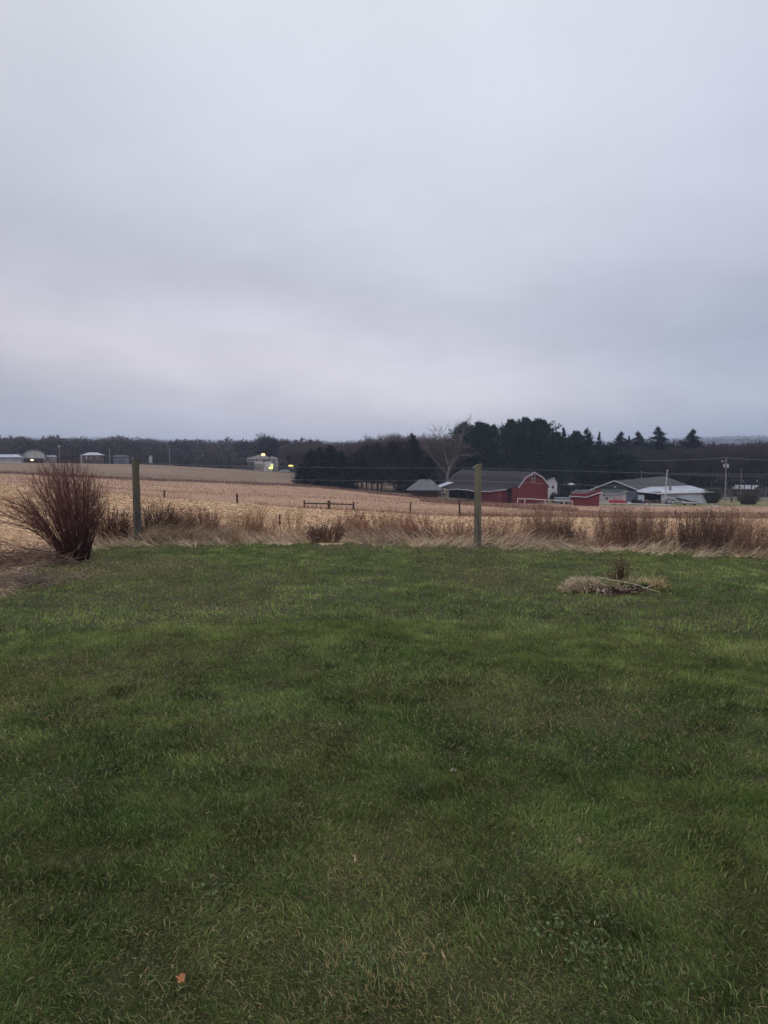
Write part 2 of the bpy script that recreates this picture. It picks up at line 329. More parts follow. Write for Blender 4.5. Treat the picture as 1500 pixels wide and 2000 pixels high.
# ---------------------------------------------------------------- the ground, in one polar sheet split at its borders
azs = np.unique(np.concatenate([np.linspace(-math.pi, R(-42), 70), np.linspace(R(-42), R(-30), 60), np.linspace(R(-30), R(30), 560), np.linspace(R(30), R(42), 60), np.linspace(R(42), math.pi, 70)]))
re_ = redge(azs)
blocks = [(0.02, None, 60, 'lawn'), (None, 37.0, 90, 'straw_field'), (37.0, 200.0, 150, 'pasture'), (200.0, 345.0, 60, 'mid'), (345.0, 4400.0, 90, 'terrain')]
def sheet(name, r0, r1, rows, m, c0=0, c1=None, lift=0.0):
    A = azs[c0:c1]; e = re_[c0:c1]
    a = e if r0 is None else np.full(len(A), r0); b = e if r1 is None else np.full(len(A), r1)
    t = np.linspace(0, 1, rows)[:, None]; RR = a[None]*(b/a)[None]**t if r1 and r1 > 400 else a[None]*(1-t)+b[None]*t
    X = RR*np.sin(A)[None]; Y = RR*np.cos(A)[None]; Z = zt(X, Y)+lift
    V = np.stack([X, Y, Z], -1).reshape(-1, 3); nA = len(A)
    i = np.arange(rows-1)[:, None]*nA+np.arange(nA-1)[None]; i = i.reshape(-1, 1)
    Fq = i+np.array([[0, nA, nA+1, 1]])
    return tag(link(name, npmesh(name, V, None, Fq, smooth=True), m), kind='structure')
ci = lambda x: int(np.searchsorted(azs, azx(x)))
sheet('lawn', 0.02, None, 70, LAWN)
sheet('straw_field', None, 37.0, 100, STRAW_G)
sheet('pasture', 37.0, 200.0, 160, PAST)
sheet('hill_field', 200.0, 345.0, 60, HILL, 0, ci(760)+1)
sheet('farm_ground', 200.0, 345.0, 60, FYARD, ci(760), ci(1165)+1)
sheet('yard', 200.0, 345.0, 60, YARD, ci(1165))
sheet('terrain', 345.0, 4400.0, 100, FARG)
sheet('road', 287.0, 305.0, 6, ASPH, ci(1396), ci(2150), lift=0.12)

# ---------------------------------------------------------------- lawn grass (stuff)
def lawn_mask(X, Y):
    """how dead (straw coloured) the turf is, 0..1: patches with a shape of their own"""
    d = fbm(X+31, Y+7, 1.7, 21, 4); p = fbm(X, Y+40, 0.5, 33, 3)
    dead = np.clip((d-0.53)*4.5, 0, 1)*0.5+np.clip((p-0.62)*4, 0, 1)*0.25
    r = np.hypot(X, Y); a = np.arctan2(X, Y); e = redge(a)
    dead = dead+0.55*np.exp(-((r-e+0.25)/0.55)**2)                       # along the mown edge
    for xp, yp, s, k in [(740, 1700, .22, .5), (850, 1640, .16, .35), (870, 1960, .5, .38), (640, 1960, .3, .3), (600, 1420, .3, .3), (200, 1115, 1.3, .75), (80, 1112, 1.0, .8), (290, 1105, .8, .5), (940, 1135, 1.2, .35), (430, 1150, 1.4, .35), (1060, 1680, .3, .25), (540, 1470, .35, .2)]:
        ux, uy, sl = ray(xp, yp); rr = -EYE/sl; cx, cy = ux*rr, uy*rr
        dead = dead+k*np.exp(-(((X-cx)**2+(Y-cy)**2)/s**2))
    return np.clip(dead, 0, 1)
def lawn_blades(n, r0, r1, h0, h1, w, spread):
    a, r = polar_pts(n, -spread, spread, r0, r1)
    keep = r < redge(a)+rng.uniform(-0.35, 0.3, n); a, r = a[keep], r[keep]; n = len(a)
    X, Y = r*np.sin(a), r*np.cos(a)
    tuft = fbm(X, Y, 0.16, 51, 2); dens = fbm(X, Y, 0.9, 61, 3)
    P = np.stack([X, Y, zt(X, Y)-0.004], 1)
    dead = lawn_mask(X, Y); isd = rng.uniform(0, 1, n) < dead*0.75+0.07+.06*np.clip((r-6)/5, 0, 1)
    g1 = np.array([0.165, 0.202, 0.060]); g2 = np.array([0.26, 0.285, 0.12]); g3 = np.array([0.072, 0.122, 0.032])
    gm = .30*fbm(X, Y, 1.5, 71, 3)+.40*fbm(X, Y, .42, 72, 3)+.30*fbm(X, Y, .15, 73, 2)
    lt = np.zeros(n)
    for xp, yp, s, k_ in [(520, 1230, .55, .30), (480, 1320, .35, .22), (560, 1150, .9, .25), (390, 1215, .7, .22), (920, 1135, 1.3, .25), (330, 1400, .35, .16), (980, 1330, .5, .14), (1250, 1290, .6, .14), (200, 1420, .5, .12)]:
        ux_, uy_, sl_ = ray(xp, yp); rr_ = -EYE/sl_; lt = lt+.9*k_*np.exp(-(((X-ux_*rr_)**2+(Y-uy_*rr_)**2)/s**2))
    far = np.clip((r-4.5)/5.5, 0, 1); far = far*far*(3-2*far); gm = np.clip((gm-0.40)*4.2+lt+.22*far, 0, 1)[:, None]  # grazing-view brightness painted into blade colour: tint lightens away from the camera
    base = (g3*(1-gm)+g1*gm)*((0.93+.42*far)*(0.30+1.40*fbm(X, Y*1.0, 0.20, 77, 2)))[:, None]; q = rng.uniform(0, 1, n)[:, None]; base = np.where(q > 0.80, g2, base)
    st = np.array([0.36, 0.27, 0.145])*rng.uniform(0.55, 1.15, (n, 1))
    tint = np.where(isd[:, None], st, base)*np.clip(rng.normal(1, 0.22, (n, 1)), 0.4, 1.8)
    h = rng.uniform(h0, h1, n)*(0.55+0.9*tuft)*(0.75+0.5*dens); h = np.where(isd, h*0.8, h)
    prevail = fbm(X, Y, 0.8, 81, 2)*8
    az = prevail+rng.normal(0, 1.3, n); lean = np.abs(rng.normal(0.6, 0.4, n)); lean = np.where(isd, lean+0.35, lean)
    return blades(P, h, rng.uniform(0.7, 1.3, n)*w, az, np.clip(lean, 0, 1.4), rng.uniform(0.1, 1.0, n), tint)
def stuff_blades(name, sets, m):
    Vs, T3, T4, C = [], [], [], []; b = 0
    for V, f3, f4, c in sets:
        Vs.append(V); T3.append(f3+b); T4.append(f4+b); C.append(c); b += len(V)
    o = link(name, npmesh(name, np.concatenate(Vs), np.concatenate(T3), np.concatenate(T4), np.concatenate(C)), m)
    return tag(o, kind='stuff')
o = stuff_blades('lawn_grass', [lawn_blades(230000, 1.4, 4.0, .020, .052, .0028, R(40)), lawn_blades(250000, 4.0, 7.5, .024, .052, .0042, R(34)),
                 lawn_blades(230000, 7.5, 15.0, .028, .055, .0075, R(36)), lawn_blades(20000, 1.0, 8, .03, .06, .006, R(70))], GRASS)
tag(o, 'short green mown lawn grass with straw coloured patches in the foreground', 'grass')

cl = []
for xp, yp, s, n_ in [(1150, 1850, .10, 120), (1230, 1900, .08, 60), (430, 1760, .05, 30), (250, 1330, .1, 40), (1050, 1470, .08, 40), (700, 1880, .06, 30)]:
    ux_, uy_, sl_ = ray(xp, yp); rr_ = -EYE/sl_; x_ = rng.normal(ux_*rr_, s, n_); y_ = rng.normal(uy_*rr_, s*1.2, n_)
    cl.append(flat_strips(np.stack([x_, y_, zt(x_, y_)+rng.uniform(.012, .032, n_)], 1), rng.uniform(.010, .017, n_), rng.uniform(.010, .016, n_), rng.uniform(0, 6.28, n_), rng.normal(0, .35, n_), jitter_tint((.085, .12, .05), n_, .25, .04), rng.uniform(0, .002, n_)))
# scattered dead blades and clippings lying on the lawn
a_, r_ = polar_pts(7000, -R(38), R(38), 1.6, 13); x_, y_ = r_*np.sin(a_), r_*np.cos(a_); kk = r_ < redge(a_)-.2; x_, y_ = x_[kk], y_[kk]; n_ = len(x_)
cp = flat_strips(np.stack([x_, y_, zt(x_, y_)+rng.uniform(.015, .035, n_)], 1), rng.uniform(.015, .045, n_), rng.uniform(.0014, .003, n_), rng.uniform(0, 6.28, n_), rng.normal(0, .3, n_), jitter_tint((.26, .21, .125), n_, .35, .05), rng.uniform(0, .006, n_))

# ---------------------------------------------------------------- litter on the straw field (stuff)
def litter(n, r0, r1, l0, l1, w0, w1, spread, up=0.25):
    a = rng.uniform(-spread, spread, n); r = rng.uniform(r0, r1, n); e = redge(a)
    keep = r > e+rng.uniform(0.3, 2.2, n); a, r = a[keep], r[keep]; n = len(a); X, Y = r*np.sin(a), r*np.cos(a)
    keep = fbm(X, Y, 0.7, 91, 3) > rng.uniform(0.15, 0.55, n); X, Y, a, r = X[keep], Y[keep], a[keep], r[keep]; n = len(X)
    P = np.stack([X, Y, zt(X, Y)+rng.uniform(0.0, 0.02, n)], 1)
    t = jitter_tint((0.60, 0.425, 0.275), n, 0.17, 0.03); dk = rng.uniform(0, 1, n) < 0.08; t[dk] *= np.array([0.45, 0.38, 0.36])
    pk = rng.uniform(0, 1, n) < 0.12; t[pk] = np.clip(t[pk]*1.3, 0, 0.8)
    return flat_strips(P, rng.uniform(l0, l1, n), rng.uniform(w0, w1, n), rng.uniform(0, 6.28, n), rng.uniform(-0.08, up, n)+rng.exponential(0.06, n), t, rng.uniform(0, 0.02, n))
def stuff_strips(name, sets, m):
    Vs, T4, C = [], [], []; b = 0
    for V, f4, c in sets: Vs.append(V); T4.append(f4+b); C.append(c); b += len(V)
    return tag(link(name, npmesh(name, np.concatenate(Vs), None, np.concatenate(T4), np.concatenate(C)), m), kind='stuff')
tag(stuff_strips('clover', cl, LITTER), 'small pale green clover patches in the lawn', 'clover')
tag(stuff_strips('grass_clippings', [cp], LITTER), 'pale dead grass blades lying scattered on the lawn', 'clippings')
o = stuff_strips('corn_litter', [litter(110000, 12.5, 24, .05, .17, .008, .026, R(34), 0.25), litter(80000, 22, 39, .08, .24, .014, .04, R(32), 0.18)], LITTER)
tag(o, 'pale tan crop litter covering the near field behind the weeds', 'crop litter')

# ---------------------------------------------------------------- pasture tufts (stuff)
def tufts(n, x0, x1, r0, r1, h0, h1, w, base, v=0.22, lean=0.5, dfn=None, hmod=True):
    a = rng.uniform(azx(x0), azx(x1), n); r = rng.uniform(r0, r1, n); X, Y = r*np.sin(a), r*np.cos(a)
    k = fbm(X, Y, 9, 101, 4) > rng.uniform(0.2, 0.62, n) if hmod else np.ones(n, bool)
    if dfn is not None: k = k & dfn(a, r)
    X, Y = X[k], Y[k]; n = len(X)
    P = np.stack([X, Y, zt(X, Y)-0.02], 1)
    return blades(P, rng.uniform(h0, h1, n), rng.uniform(0.6, 1.4, n)*w, rng.uniform(0, 6.28, n), np.abs(rng.normal(lean, 0.3, n)), rng.uniform(0, .9, n), jitter_tint(base, n, v, 0.05))
o = stuff_blades('pasture_grass', [tufts(26000, -150, 1650, 62, 110, .08, .30, .06, (.46, .31, .21), .28),
     tufts(26000, -150, 1650, 105, 200, .12, .40, .10, (.42, .28, .19), .28),
     tufts(9000, -150, 1650, 45, 66, .1, .4, .04, (.34, .20, .13), .25),
     tufts(5000, 1180, 1650, 205, 285, .1, .35, .12, (.10, .12, .045), .25)], LITTER)
tag(o, 'low dry brown pasture grass on the slope beyond the near field', 'dry grass')
def strip_line(ctrl, half):
    xs = [azx(c[0]) for c in ctrl]; rs = [c[1] for c in ctrl]
    return lambda a, r: np.abs(r-np.interp(a, xs, rs)) < half*(0.4+1.2*fbm(a*60, r*0.1, 1, 7, 2))
o = stuff_blades('reddish_weed_band', [
     tufts(30000, -100, 900, 170, 240, .3, .9, .11, (.22, .135, .11), .3, .3, strip_line([(-100, 212), (300, 205), (600, 212), (900, 190)], 11), False),
     tufts(6000, -100, 500, 215, 262, .2, .5, .12, (.36, .24, .17), .3, .4, strip_line([(-100, 240), (500, 240)], 8), False),
     tufts(7000, 820, 1130, 120, 150, .4, 1.2, .08, (.27, .16, .125), .3, .3, strip_line([(820, 150), (950, 138), (1100, 133), (1700, 133)], 9), False),
     tufts(12000, 1100, 1700, 100, 140, .15, .5, .08, (.27, .16, .125), .3, .3, strip_line([(820, 150), (950, 138), (1100, 133), (1700, 133)], 9), False),
     tufts(14000, 900, 1700, 45, 66, .4, 1.0, .035, (.26, .155, .115), .3, .35, strip_line([(820, 60), (1700, 54)], 7), False),
     tufts(5000, 500, 1000, 52, 68, .3, .8, .03, (.24, .13, .10), .3, .35, strip_line([(500, 64), (1000, 60)], 5), False)], LITTER)
tag(o, 'reddish brown bands of dead weeds crossing the far pasture', 'dead weeds')

# ---------------------------------------------------------------- dry grass along the lawn edge (stuff)
def edge_grass(n, h0, h1, w, a0, a1, off0, off1, base, lean, head=None):
    a = rng.uniform(azx(a0), azx(a1), n); r = redge(a)+rng.uniform(off0, off1, n); X, Y = r*np.sin(a), r*np.cos(a)
    k = fbm(X, Y, 0.8, 111, 3) > rng.uniform(0.25, 0.6, n); X, Y = X[k], Y[k]; n = len(X)
    hv = fbm(X, Y, 1.6, 131, 2)*np.clip((np.degrees(np.arctan2(X, Y))+24)/5, .22, 1)
    P = np.stack([X, Y, zt(X, Y)-0.01], 1); az = (1.57*np.sign(fbm(X, Y, 1.6, 121, 1)-0.42)+rng.normal(0, 0.55, n)) if head is None else rng.normal(head, 0.5, n)
    return blades(P, rng.uniform(h0, h1, n)*(0.5+hv), rng.uniform(0.6, 1.4, n)*w, az, np.clip(rng.normal(lean, 0.3, n), 0, 1.5), rng.uniform(0.2, 1.1, n), np.clip(jitter_tint(base, n, 0.3, 0.05)*(1+.10*np.clip((-np.degrees(np.arctan2(X, Y))-20)/5, 0, 1))[:, None]*np.array([1, 1.05, 1.08]), 0, .8))
o = stuff_blades('dry_edge_grass', [edge_grass(17000, .3, .75, .006, -150, 1650, -0.15, 1.1, (.40, .275, .20), 1.22),
     edge_grass(13000, .25, .6, .008, -150, 1650, -0.45, 0.55, (.58, .44, .31), 1.35),
     edge_grass(13000, .18, .5, .006, -150, 1650, 0.3, 2.4, (.36, .22, .165), .85),
     edge_grass(4500, .35, .75, .007, 255, 460, 0.1, 1.2, (.40, .28, .19), .9, 1.9),
     edge_grass(5000, .06, .2, .009, -150, 1650, -0.4, 0.3, (.22, .20, .09), .8)], LITTER)
tag(o, 'lodged pale dry grass fringe between the lawn and the field', 'dry grass')

# ---------------------------------------------------------------- standing dead weeds, clump by clump
STALK = mat('weed_stalk', (1, 1, 1), (0.75, 0.7, 0.68), scale=5, attr=True, rough=0.9)
def weed_clump(name, x, doff, hpx, wpx, n, c, label, leaf=0.5, lean=(0, 0.18), bushy=5, group='dead weed clumps along the lawn edge', rad=.0035):
    if 330 < x < 1000: n = int(n*1.6); hpx *= 1.15
    if x > 1000: wpx = wpx*1.35; c = (c[0]*1.2, c[1]*1.42, c[2]*1.38)
    a = azx(x); r = float(redge(np.array([a]))[0])+doff; p = gp(x, r); S_ = r/1506.0; H = hpx*S_; W = wpx*S_
    root = empty(name, p, -a, label, 'weeds', group)
    seg, tin, lp, lt = [], [], [], []
    for i in range(n):
        u = random.uniform(-0.5, 0.5); b = np.array([u*W*0.8, random.uniform(-.5, .5)*W*0.35, 0.0]); b[2] = gz(*( (Matrix.Rotation(-a, 3, 'Z') @ Vector(b))+p)[:2])-p.z-0.02
        h = H*random.uniform(0.45, 1.0)*(1-0.5*abs(u)**1.5)
        d = np.array([random.gauss(lean[0]+u*0.35, lean[1]), random.gauss(0, 0.15), 1.0]); d /= np.linalg.norm(d)
        cc = np.array(c)*random.uniform(0.75, 1.7); q = b.copy(); k = 4
        for s in range(k):
            d = d+np.array([random.gauss(lean[0]*0.3, .06), random.gauss(0, .06), -0.02]); d /= np.linalg.norm(d)
            e = q+d*h/k; seg.append([*q, *e, rad*(1-s/k*0.7), rad*(1-(s+1)/k*0.7)]); tin.append(cc)
            if s >= 1:
                for _ in range(bushy):
                    t = random.random(); o_ = q+(e-q)*t; dd = d*0.8+np.array([random.gauss(0, .5), random.gauss(0, .5), random.gauss(0.1, .25)]); dd /= np.linalg.norm(dd)
                    ll = h*random.uniform(.05, .17); e2 = o_+dd*ll; seg.append([*o_, *e2, rad*.45, rad*.25]); tin.append(cc*1.05)
                    if random.random() < leaf: lp.append(e2); lt.append(cc*random.uniform(0.9, 1.5))
            q = e
    m1 = segs_mesh('stalks', seg, 3, np.clip(tin, 0, 1)); link('stalks', m1, STALK, root)
    if lp:
        lp = np.array(lp); nn = len(lp)
        V, f3, f4, cc = blades(lp, rng.uniform(.02, .055, nn), rng.uniform(.008, .02, nn), rng.uniform(0, 6.28, nn), rng.uniform(0, 1.8, nn), rng.uniform(0, 1, nn), np.clip(np.array(lt), 0, 1))
        link('dry_leaves', npmesh('dry_leaves', V, f3, f4, cc), LITTER, root)
    return root
RB = (.17, .085, .065); DB = (.075, .045, .038); TN = (.30, .19, .115); PK = (.26, .145, .105)
for args in [
 ('weed_clump', 222, 0.5, 72, 66, 190, (.125, .06, .048), 'dark reddish brown weed clump just left of the mossy post', .6, (0, .2), 6),
 ('weed_clump', 306, 0.75, 80, 62, 210, DB, 'tallest dark bushy weed clump just right of the mossy post', .4, (0.05, .25), 6),
 ('weed_clump', 395, 0.9, 62, 70, 110, (.16, .09, .065), 'purple brown leaning weed clump second to the right of the mossy post', .5, (-0.1, .25), 5),
 ('weed_clump', 472, 1.3, 66, 60, 70, TN, 'loose tan weed clump with a few dark seed heads left of the dark mullein stalk', .6, (0.1, .2), 4),
 ('weed_clump', 575, 1.4, 58, 40, 26, TN, 'sparse thin tan stalks right of the dark mullein stalk', .6, (0, .12), 4),
 ('weed_clump', 632, 0.5, 42, 70, 110, (.13, .075, .055), 'low dark rounded weed clump on the lawn edge in front of the wooden brace', .4, (0, .35), 5),
 ('weed_clump', 735, 1.0, 60, 60, 48, (.24, .12, .075), 'rusty branching weeds right of the wooden brace', .4, (-0.1, .25), 5),
 ('weed_clump', 830, 0.9, 58, 70, 70, PK, 'pinkish brown weeds halfway from the brace to the plain post', .4, (-0.15, .3), 5),
 ('weed_clump', 895, 0.7, 48, 50, 60, (.20, .11, .08), 'low brown weeds at the left foot of the plain post', .4, (0.1, .3), 5),
 ('weed_clump', 960, 0.6, 56, 50, 50, (.21, .12, .085), 'thin brown weeds at the right foot of the plain post', .4, (0.15, .25), 5),
 ('weed_clump', 1020, 1.1, 70, 60, 70, PK, 'pinkish brown feathery weeds below the gable of the red barn', .5, (0.05, .2), 6),
 ('weed_clump', 1075, 0.9, 84, 62, 150, (.20, .10, .075), 'tall red brown weeds below the white rail fence beside the barn', .6, (0, .16), 6),
 ('weed_clump', 1112, 0.5, 52, 60, 150, (.07, .04, .035), 'lowest and darkest weed tangle below the small red shed', .3, (-0.3, .35), 5),
 ('weed_clump', 1205, 0.6, 88, 54, 120, RB, 'upright red brown weeds below the red pickup truck', .5, (0, .10), 6),
 ('weed_clump', 1262, 0.6, 90, 60, 120, (.16, .085, .07), 'upright red brown weeds with dark seed stalks below the dark barn opening', .5, (-0.05, .12), 6),
 ('weed_clump', 1322, 0.5, 40, 70, 90, (.15, .09, .06), 'short brown weeds in the dip of the row below the long conveyor', .4, (0, .35), 5),
 ('weed_clump', 1372, 0.5, 86, 60, 190, (.115, .06, .05), 'dense dark weeds below the short white rail in the yard', .5, (0, .12), 6),
 ('weed_clump', 1425, 0.5, 84, 60, 150, (.15, .08, .065), 'dense brown weeds below the tall utility pole', .5, (0, .12), 6),
 ('weed_clump', 352, 0.9, 60, 50, 60, (.26, .16, .11), 'brown leaning weed clump between the dark bushy clump and the purple one', .5, (-0.25, .25), 5),
 ('weed_clump', 520, 1.3, 50, 60, 40, (.28, .17, .12), 'low loose tan weeds just left of the dark mullein stalk', .5, (0, .3), 5),
 ('weed_clump', 680, 0.9, 56, 50, 60, (.25, .14, .10), 'brown weeds right below the right post of the wooden brace', .5, (0.1, .25), 5),
 ('weed_clump', 783, 1.1, 52, 56, 46, (.27, .15, .11), 'loose rusty weeds in front of the thin far post', .5, (0, .25), 5),
 ('weed_clump', 1160, 0.7, 60, 50, 60, (.25, .14, .11), 'light brown weeds between the dark tangle and the tall upright weeds', .5, (0.1, .2), 5),
 ('weed_clump', 1237, 0.9, 84, 50, 60, (.22, .12, .09), 'thin tall weeds between the two upright clumps below the white barn', .5, (0, .12), 6),
 ('weed_clump', 1296, 0.7, 66, 46, 50, (.22, .12, .09), 'thin brown weeds left of the dip in the row', .5, (-.05, .15), 5),
 ('weed_clump', 1455, 0.9, 84, 46, 60, (.24, .13, .10), 'thin rusty weeds second from the right edge of the photo', .5, (0, .12), 6),
 ('weed_clump', 1488, 0.4, 74, 56, 120, (.19, .10, .075), 'rust coloured weeds at the right edge of the photo', .5, (0, .15), 6)]:
    weed_clump(*args)

# low weeds inside the left brush corner
def tangle(name, x, r, wid, hgt, n, c, label, cat='brush pile'):
    p = gp(x, r); root = empty(name, p, 0, label, cat); seg, tin = [], []
    for i in range(n):
        b = np.array([random.gauss(0, wid*.4), random.gauss(0, wid*.3), 0]); b[2] = gz(p.x+b[0], p.y+b[1])-p.z+random.uniform(0, hgt*.5)
        a = random.uniform(0, 6.28); l = random.uniform(.15, .5)*wid; d = np.array([math.cos(a), math.sin(a), random.gauss(.15, .35)]); q = b
        cc = np.array(c)*random.uniform(.5, 1.5)
        for s in range(4):
            d = d+np.array([random.gauss(0, .25), random.gauss(0, .25), random.gauss(-.12, .15)]); d /= np.linalg.norm(d); e = q+d*l/4
            if e[2] < 0: e[2] = abs(e[2])*.2
            seg.append([*q, *e, .0045, .003]); tin.append(cc); q = e
    link('twigs', segs_mesh('twigs', seg, 3, np.clip(tin, 0, .8)), STALK, root); return root
tangle('brush_pile', 8, 10.6, .9, .2, 420, (.20, .15, .12), 'grey brown twig tangle at the left edge of the lawn')
tangle('brush_pile', 5, 12.6, 1.1, .3, 420, (.17, .11, .085), 'brown bramble tangle behind the twig pile left of the big bush')
tangle('brush_pile', 82, 13.3, .9, .12, 260, (.22, .14, .10), 'low flattened dry stems left of the foot of the big bush')

# dark mullein-like stalk in the weeds
p = gp(548, 15.2); root = empty('seed_stalk', p, 0, 'single dark upright seed stalk left of the wooden brace', 'weed')
mb = MB(); pts = [(0, 0, 0), (-.01, 0, .12), (-.02, 0, .26), (-.03, 0, .50)]
for i in range(3): mb.tube(pts[i], pts[i+1], .006, .005, 6)
mb.build('stalk', mat('dark_stalk', (.06, .035, .03), scale=20), root)
mb = MB()
for i in range(12): mb.ball((-.03+random.uniform(-.004, .004), 0, .30+i*.016), .018*random.uniform(.7, 1.1), n=6, m=4, jit=.2)
mb.build('seed_head', mat('seed_head', (.045, .028, .025), scale=30, bump=.003), root)
# ---------------------------------------------------------------- the two near fence posts, their wires
def wood_mat(name, c, c2, moss=None):
    m = mat(name, c, c2, scale=9, detail=8, rough=0.95, bump=0.006, stretch=(3, 3, 0.35))
    if moss:
        t = m.node_tree; n = t.nodes; l = t.links; b = n['Principled BSDF']; src = b.inputs['Base Color'].links[0].from_socket
        tx = n.new('ShaderNodeTexCoord'); no = n.new('ShaderNodeTexNoise'); no.inputs['Scale'].default_value = 3.2; no.inputs['Detail'].default_value = 8
        l.new(tx.outputs['Object'], no.inputs['Vector'])
        sp = n.new('ShaderNodeSeparateXYZ'); l.new(tx.outputs['Object'], sp.inputs[0])
        a = n.new('ShaderNodeMapRange'); a.inputs['From Min'].default_value = 0.3; a.inputs['From Max'].default_value = 1.4; a.inputs['To Min'].default_value = -.05; a.inputs['To Max'].default_value = .16; l.new(sp.outputs[2], a.inputs['Value'])
        ad = n.new('ShaderNodeMath'); l.new(no.outputs[0], ad.inputs[0]); l.new(a.outputs[0], ad.inputs[1])
        r = n.new('ShaderNodeMapRange'); r.inputs['From Min'].default_value = .5; r.inputs['From Max'].default_value = .62; l.new(ad.outputs[0], r.inputs['Value'])
        mx = n.new('ShaderNodeMix'); mx.data_type = 'RGBA'; l.new(r.outputs[0], mx.inputs['Factor']); l.new(src, mx.inputs['A']); mx.inputs['B'].default_value = tuple(moss)+(1,); l.new(mx.outputs['Result'], b.inputs['Base Color'])
    return m
OLDWOOD = wood_mat('old_wood_mossy', (.105, .095, .082), (.045, .042, .038), (.090, .082, .060))
OLDWOOD2 = wood_mat('old_wood_grey', (.165, .145, .118), (.065, .058, .048), (.145, .135, .095))
DARKW = wood_mat('dark_wood', (.09, .06, .045), (.045, .03, .025))
METAL = mat('galvanised', (.30, .30, .30), (.2, .2, .2), scale=10, rough=.5, metal=.7)
def rough_post(name, base, H, w, m, rz, label, lean=0.0, wtop=1.0, seed=0, cat='fence post', group=None, notch=True):
    rs = np.random.default_rng(seed); rows, nn = 46, 20; V = []
    for i in range(rows):
        t = i/(rows-1); z = -0.15+t*(H+0.15)
        for j in range(nn):
            a = 2*math.pi*j/nn; sq = 1/max(abs(math.cos(a)), abs(math.sin(a))); k = 0.5*w*(0.62+0.38*min(sq, 1.28))*(1-(1-wtop)*t)
            g = 0.006*math.sin(a*7+seed+t*1.5)+0.004*math.sin(a*13+3*t)+rs.normal(0, .0016)
            if notch: k *= 1-0.07*math.exp(-((t-0.86)/.05)**2)*(math.cos(a-0.4) > 0.2)
            x = math.cos(a)*(k+g)+lean*t+0.010*math.sin(t*3.1+seed); y = math.sin(a)*(k+g)
            V.append((x, y, z+(0.018*math.sin(a+seed) if i == rows-1 else 0)))
    mb = MB(); n0 = len(V); V.append((lean+.003, 0, H-.008))
    mb.add(V, [(i*nn+j, i*nn+(j+1) % nn, (i+1)*nn+(j+1) % nn, (i+1)*nn+j) for i in range(rows-1) for j in range(nn)]+[((rows-1)*nn+j, (rows-1)*nn+(j+1) % nn, n0) for j in range(nn)])
    o = mb.build(name, m); o.location = base; o.rotation_euler = (0, 0, rz)
    return tag(o, label, cat, group)
pl = gp(267, 14.6); HL = at(265, 897, 14.6).z-pl.z
pr = gp(933, 13.35); HR = at(936, 907, 13.35).z-pr.z
rough_post('fence_post', pl, HL, .140, OLDWOOD, .5, 'mossy dark grey wooden fence post by the big bush', -.022, .86, 3)
rough_post('fence_post', pr, HR, .112, OLDWOOD2, .2, 'pale weathered wooden fence post in front of the red barn', .025, .98, 8)
pR = gp(1690, 13.2); pL = gp(-420, 15.0)
rough_post('fence_post', pR, 1.45, .13, OLDWOOD2, .1, 'weathered wooden fence post beyond the right edge of the lawn', 0, .95, 12)
WIRE = mat('wire', (.33, .32, .31), (.2, .17, .15), scale=20, rough=.6)
def wire(name, pts, sag, label, r=.0016, n=10, cat='wire', group=None):
    S_ = []
    for a, b in zip(pts[:-1], pts[1:]):
        q = [Vector(a).lerp(Vector(b), i/n)-Vector((0, 0, sag*4*(i/n)*(1-i/n))) for i in range(n+1)]
        S_ += [[*q[i], *q[i+1], r, r] for i in range(n)]
    o = link(name, segs_mesh(name, S_, 4), WIRE); return tag(o, label, cat, group)
wz = [(0.06, 'upper'), (0.285, 'lower')]
for dz_, nm in wz:
    wire('fence_wire', [pl+Vector((0, .08, HL-dz_-.015)), pr+Vector((0, .07, HR-dz_)), pR+Vector((0, .07, 1.4-dz_))], .03, f'{nm} of the two thin wires strung between the two near fence posts')

# small far fence posts beyond the first crest
def small_post(x, ytop, r, w, label):
    p = gp(x, r); h = at(x, ytop, r).z-p.z
    mb = MB(); mb.box(-w/2, w/2, -w/2, w/2, -.2, h*.97); mb.tube((0, 0, h*.97), (0, 0, h), w*.5, w*.35, 6)
    o = mb.build('fence_post', DARKW, None, .012); o.location = p; o.rotation_euler = (R(random.uniform(-2, 2)), R(random.uniform(-3, 3)), .4)
    return tag(o, label, 'fence post')
small_post(319, 957, 64, .13, 'short dark post right of the mossy post, beyond the near crest')
small_post(462, 964, 66, .15, 'short brown post left of the wooden brace')
small_post(801, 980, 60, .10, 'thin dark post right of the wooden brace')
small_post(899, 978, 62, .11, 'thin dark post just left of the pale near post')
small_post(1322, 996, 58, .09, 'thin dark post among red weeds below the white barn wing')
# H-brace
r = 66; pb = gp(642, r); root = empty('fence_brace', pb, -azx(642), 'three post wooden fence brace with one long rail', 'fence')
S_ = r/1506.
def Lp(x, y): return ((x-642)*S_, (1000-y)*S_ + (gz(pb.x, pb.y)-pb.z))
z0 = at(642, 1000, r).z-pb.z
def bz(y): return z0+(1000-y)*S_
for x, yt, w in [(594, 977, .14), (642, 977.5, .24), (690, 980, .15)]:
    mb = MB(); X = (x-642)*S_; mb.box(X-w/2, X+w/2, -w/2, w/2, bz(1012), bz(yt)); mb.build('post', DARKW, root, .015)
mb = MB(); mb.tube(((594-642)*S_, -.08, bz(982.5)), ((642-642)*S_, -.14, bz(983.5)), .055, .06, 8); mb.build('rail', DARKW, root)
mb = MB(); mb.tube(((642-642)*S_, -.14, bz(983.5)), ((690-642)*S_, -.09, bz(985.5)), .06, .055, 8); mb.build('rail', DARKW, root)
mb = MB(); mb.box((618-642)*S_-.03, (618-642)*S_+.03, -.03, .03, bz(1008), bz(982)); mb.build('stake', DARKW, root)

